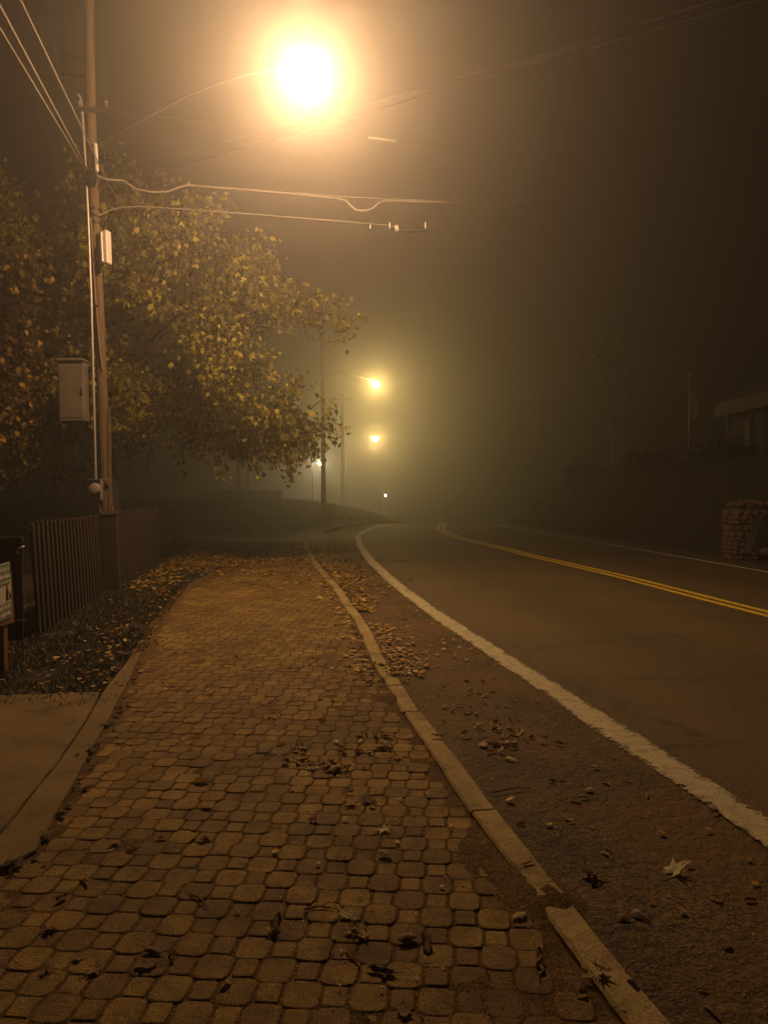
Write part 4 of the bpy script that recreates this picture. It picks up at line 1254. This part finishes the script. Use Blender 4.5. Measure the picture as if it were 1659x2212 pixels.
def rr(x0, y0, x1, y1, rad):
    out = []
    for (cx, cy, a0) in ((x1-rad, y1-rad, 0), (x0+rad, y1-rad, 90), (x0+rad, y0+rad, 180), (x1-rad, y0+rad, 270)):
        for k in range(5):
            an = math.radians(a0+k*22.5); out.append((cx+rad*math.cos(an), cy+rad*math.sin(an)))
    return out
mb = MB(); mb.prism([SP(a, b, -.018) for a, b in rr(-1, -1, 1, 1, .12)], sn, .006); pn = mb.build('sign_panel', M['sign_white'], root)
for (y0, y1) in ((.36, .97), (-.97, -.42)):
    mb = MB(); mb.prism([SP(a, b, -.0115) for a, b in rr(-.96, y0, .96, y1, .08)], sn, .002); mb.build('colour_band', M['sign_teal'], pn)
for (y0, y1, xs_) in ((.72, .84, [(-.7, -.2), (-.1, .35), (.45, .75)]), (.46, .60, [(-.8, -.1), (.0, .8)]), (.24, .31, [(-.8, .8)]), (-.62, -.50, [(-.7, -.1), (.0, .3), (.4, .8)]), (-.88, -.76, [(-.6, .2), (.3, .7)])):
    for (x0, x1) in xs_:
        mb = MB(); mb.prism([SP(x0, y0, -.0088), SP(x1, y0, -.0088), SP(x1, y1, -.0088), SP(x0, y1, -.0088)], sn, .0015)
        mb.build('faded_word', M['sign_teal' if 0 < y0 < .4 else 'sign_white'], pn)
# walker and dog pictogram
mb = MB()
def blobp(x, y, rx, ry): mb.prism([SP(x+rx*math.cos(t*.5236), y+ry*math.sin(t*.5236), -.0088) for t in range(12)], sn, .0015)
def bar(x0, y0, x1, y1, w):
    dx, dy = x1-x0, y1-y0; l = math.hypot(dx, dy); px, py = -dy/l*w, dx/l*w
    mb.prism([SP(x0+px, y0+py, -.0088), SP(x0-px, y0-py, -.0088), SP(x1-px, y1-py, -.0088), SP(x1+px, y1+py, -.0088)], sn, .0015)
blobp(.42, .15, .07, .05)
bar(.42, .10, .40, -.12, .09); bar(.38, -.10, .26, -.34, .05); bar(.42, -.10, .52, -.34, .05); bar(.42, .05, .60, -.08, .035); bar(.60, -.08, .82, -.18, .015)
bar(.72, -.22, .92, -.22, .05); bar(.74, -.24, .73, -.36, .025); bar(.90, -.24, .91, -.36, .025); blobp(.95, -.16, .05, .04)
mb.build('pictogram', M['sign_black'], pn)

# ------------------------------------------------------------------ small pale utility box past the fence, low wall at left
bx = gnd(383, 1172)
root = empty('utility_box', bx); tag(root, 'small pale utility box past the end of the fence', 'utility box')
mb = MB(); mb.box(bx+Vector((0, .15, .24)), (.46, .32, .50), None, .02); mb.build('box_body', M['greybox'], root)
mb = MB(); mb.box(bx+Vector((0, .15, .505)), (.50, .36, .04), None, .012); mb.build('box_lid', M['greybox'], root)
wa = at(430, 1090, 45); wb = at(590, 1090, 45)
root = empty('low_wall', (wa.x, 45, land(wa.x, 45))); tag(root, 'low dark wall on top of the left bank', 'wall')
mb = MB(); zc = at(500, 1063, 45).z
mb.box(((wa.x+wb.x)/2, 45.2, zc/2+.2), (wb.x-wa.x, .5, zc-.3), None, .02); mb.build('wall_body', M['far_wood'], root)
mb = MB(); mb.box(((wa.x+wb.x)/2, 45.2, zc+.06), (wb.x-wa.x+.1, .62, .10), None, .02); mb.build('wall_coping', M['far_wood'], root)
mb = MB(); mb.box((wb.x+.25, 45.2, zc/2+.2), (.5, .66, zc-.2), None, .03); mb.build('end_pier', M['far_wood'], root)

# ------------------------------------------------------------------ right side: house, flagpole, stone pier, dark slab
hx, hy0, hy1 = 14.6, 19.0, 32.6
ez = at(1560, 886, 32.6).z
root = empty('house', (hx, hy1, land(hx, hy1))); tag(root, 'dark house at the right edge with a pale eaves board', 'house')
mb = MB(); mb.box((hx+4, (hy0+hy1)/2, ez/2+.6), (8, hy1-hy0-.4, ez-1.2), None, .02); mb.build('house_wall', M['wall'], root)
mb = MB(); mb.box((hx-.47, (hy0+hy1)/2, ez), (.05, hy1-hy0+.6, .55), None, .01); mb.build('eaves_board', M['trim'], root)
mb = MB()
A = [(hx-.5, hy1+.3, ez+.28), (hx+4, hy1+.3, ez+2.6), (hx+8.5, hy1+.3, ez+.28)]
mb.prism(A, (0, -1, 0), hy1-hy0+.6); mb.build('roof', M['roof'], root)
for yy in (31.9, 29.9, 27.9):
    mb = MB(); mb.box((hx-.35, yy, ez/2+.9), (.14, .14, ez-2.3), None, .01); mb.build('porch_post', M['trim'], root)
for yy in (30.9, 28.6, 25.5, 22.0):
    mb = MB(); mb.box((hx-.015, yy, ez-1.25), (.05, 1.0, 1.3), None, .01); wf = mb.build('window', M['trim'], root)
    mb = MB(); mb.box((hx-.045, yy, ez-1.25), (.02, .84, 1.14)); mb.build('pane', M['pane'], wf)
fp = at(1488, 1000, 29); fz = land(fp.x, 29)
root = empty('flagpole', (fp.x, 29, fz)); tag(root, 'slender flagpole with a limp flag on the right bank', 'flagpole')
ft = at(1488, 812, 29)
mb = MB(); mb.tube([(fp.x, 29, fz-.2), (fp.x, 29, (fz+ft.z)/2), (fp.x, 29, ft.z)], [.04, .036, .03], 10); smooth_by_angle(mb.build('pole_shaft', M['cable'], root))
mb = MB(); mb.ball((fp.x, 29, ft.z+.05), .06, 10, 8); mb.build('finial', M['galv'], root, smooth=True)
mb = MB(); vs, fs = [], []
for i in range(14):
    zz = ft.z-.45-i*.085
    for j in range(9):
        t = j/8; wv = .05*math.sin(t*9+i*.35)*(.4+t)
        vs.append((fp.x+.045+t*(.16+.014*i*(1.1-i/22)), 29+wv, zz-.25*t*(1-i/20)))
for i in range(13):
    for j in range(8):
        fs.append((i*9+j, i*9+j+1, (i+1)*9+j+1, (i+1)*9+j))
mb.face_block(vs, fs); mb.build('flag', M['flag'], root, smooth=True)
# stone pier
Yp = 18.0
pl = at(1588, 1155, Yp); pr = at(1652, 1155, Yp); pt = at(1600, 1091, Yp)
root = empty('stone_wall', ((pl.x+pr.x)/2, Yp, 0)); tag(root, 'rough fieldstone pier beside the road at the right edge', 'stone wall')
mb = MB(); w_ = pr.x-pl.x+.5; zb = -.05
mb.box((pl.x+w_/2+.02, Yp+.33, (pt.z+zb)/2-.02), (w_-.06, .54, pt.z-zb-.06), None, .03); mb.build('wall_core', M['mortar'], root)
mb = MB(); rr_ = random.Random(5)
def stone(c, s):
    q = MB(); q.ball((0, 0, 0), 1, 9, 6)
    R_ = Euler((rr_.uniform(-.3, .3), rr_.uniform(-.5, .5), rr_.uniform(-.3, .3))).to_matrix()
    sd = rr_.uniform(0, 99)
    vs = []
    for v_ in q.v:
        v_ = Vector(v_); m_ = max(abs(v_.x), abs(v_.y), abs(v_.z)); v_ = v_.lerp(v_/m_*.9, .55)*(1+.18*mnoise.noise((v_.x*1.5+sd, v_.y*1.5, v_.z*1.5)))
        vs.append(R_ @ Vector((v_.x*s[0], v_.y*s[1], v_.z*s[2]))+Vector(c))
    mb.face_block(vs, q.f)
z = zb+.08; row = 0
while z < pt.z-.06:
    hs = rr_.uniform(.055, .085); x = pl.x-.02+rr_.uniform(0, .06)
    while x < pl.x+w_:
        ws = rr_.uniform(.055, .12)
        stone((x+ws, Yp+.05+rr_.uniform(-.03, .03), z+rr_.uniform(-.015, .015)), (ws*1.02, .09, hs*1.05)); x += ws*2*.97
    for k in range(3):
        stone((pl.x+rr_.uniform(-.02, .03), Yp+.15+k*.18, z), (.09, .10, hs*1.05))
    z += hs*1.75; row += 1
x = pl.x
while x < pl.x+w_:
    ws = rr_.uniform(.10, .20); stone((x+ws, Yp+.25, pt.z+.01), (ws, .32, .075)); x += ws*1.95
smooth_by_angle(mb.build('stones', M['stone'], root), 50)
# dark slab leaning in front of the pier
Yd = 17.2
q = [at(1650, 1112, Yd), at(1621, 1192, Yd), at(1760, 1215, Yd), at(1790, 1105, Yd)]
root = empty('slate_slab', q[1]); tag(root, 'dark slanted slab in front of the fieldstone pier', 'slab')
mb = MB(); mb.prism(q, (0, 1, 0), .35); mb.build('slab_body', M['slate'], root)
for (u, v, Yr, s, lab) in ((1656, 1192, 16.6, .11, 'rounded pale rock at the foot of the dark slab'), (1632, 1205, 16.9, .05, 'little stone on the gravel below the dark slab')):
    mb = MB(); c = at(u, v, Yr); stone((c.x, Yr, max(.02, c.z)), (s*1.3, s, s*.8)); o = mb.build('rock', M['stone'], origin=(c.x, Yr, 0)); smooth_by_angle(o, 60); tag(o, lab, 'rock')

# ------------------------------------------------------------------ fog
m, nt, p, out = new_mat('fog')
nt.nodes.remove(p)
pvn = nnode(nt, 'ShaderNodeVolumePrincipled')
pvn.inputs['Color'].default_value = (.93, .93, .90, 1)
pvn.inputs['Density'].default_value = .0132
pvn.inputs['Anisotropy'].default_value = .82
nt.links.new(pvn.outputs[0], out.inputs['Volume'])
m.cycles.homogeneous_volume = True
m.cycles.volume_sampling = 'MULTIPLE_IMPORTANCE'
mb = MB(); mb.box((14, 86, .5), (190, 212, 27.5))
hz = mb.build('haze', m); tag(hz, kind='stuff')

# ------------------------------------------------------------------ night sky and render set-up
W = bpy.data.worlds.new('World'); S.world = W; W.use_nodes = True
bg = W.node_tree.nodes['Background']
sky = W.node_tree.nodes.new('ShaderNodeTexSky'); sky.sky_type = 'NISHITA'; sky.sun_disc = False
sky.sun_elevation = math.radians(-4); sky.sun_rotation = math.radians(200)
tint = W.node_tree.nodes.new('ShaderNodeMix'); tint.data_type = 'RGBA'; tint.inputs[0].default_value = 1.0
W.node_tree.links.new(sky.outputs[0], tint.inputs[6]); tint.inputs[7].default_value = (.020, .0105, .0045, 1)
W.node_tree.links.new(tint.outputs[2], bg.inputs['Color'])
bg.inputs['Strength'].default_value = .15

S.view_settings.view_transform = 'Standard'; S.view_settings.look = 'None'
S.view_settings.exposure = 0; S.view_settings.gamma = 1
S.render.engine = 'CYCLES'
cy = S.cycles
cy.use_denoising = True
cy.denoiser = 'OPENIMAGEDENOISE'
cy.max_bounces = 6; cy.diffuse_bounces = 2; cy.glossy_bounces = 2; cy.transmission_bounces = 4; cy.volume_bounces = 0; cy.transparent_max_bounces = 12
cy.sample_clamp_indirect = 4
cy.volume_step_rate = 1
cy.caustics_reflective = False; cy.caustics_refractive = False
cy.use_light_tree = True
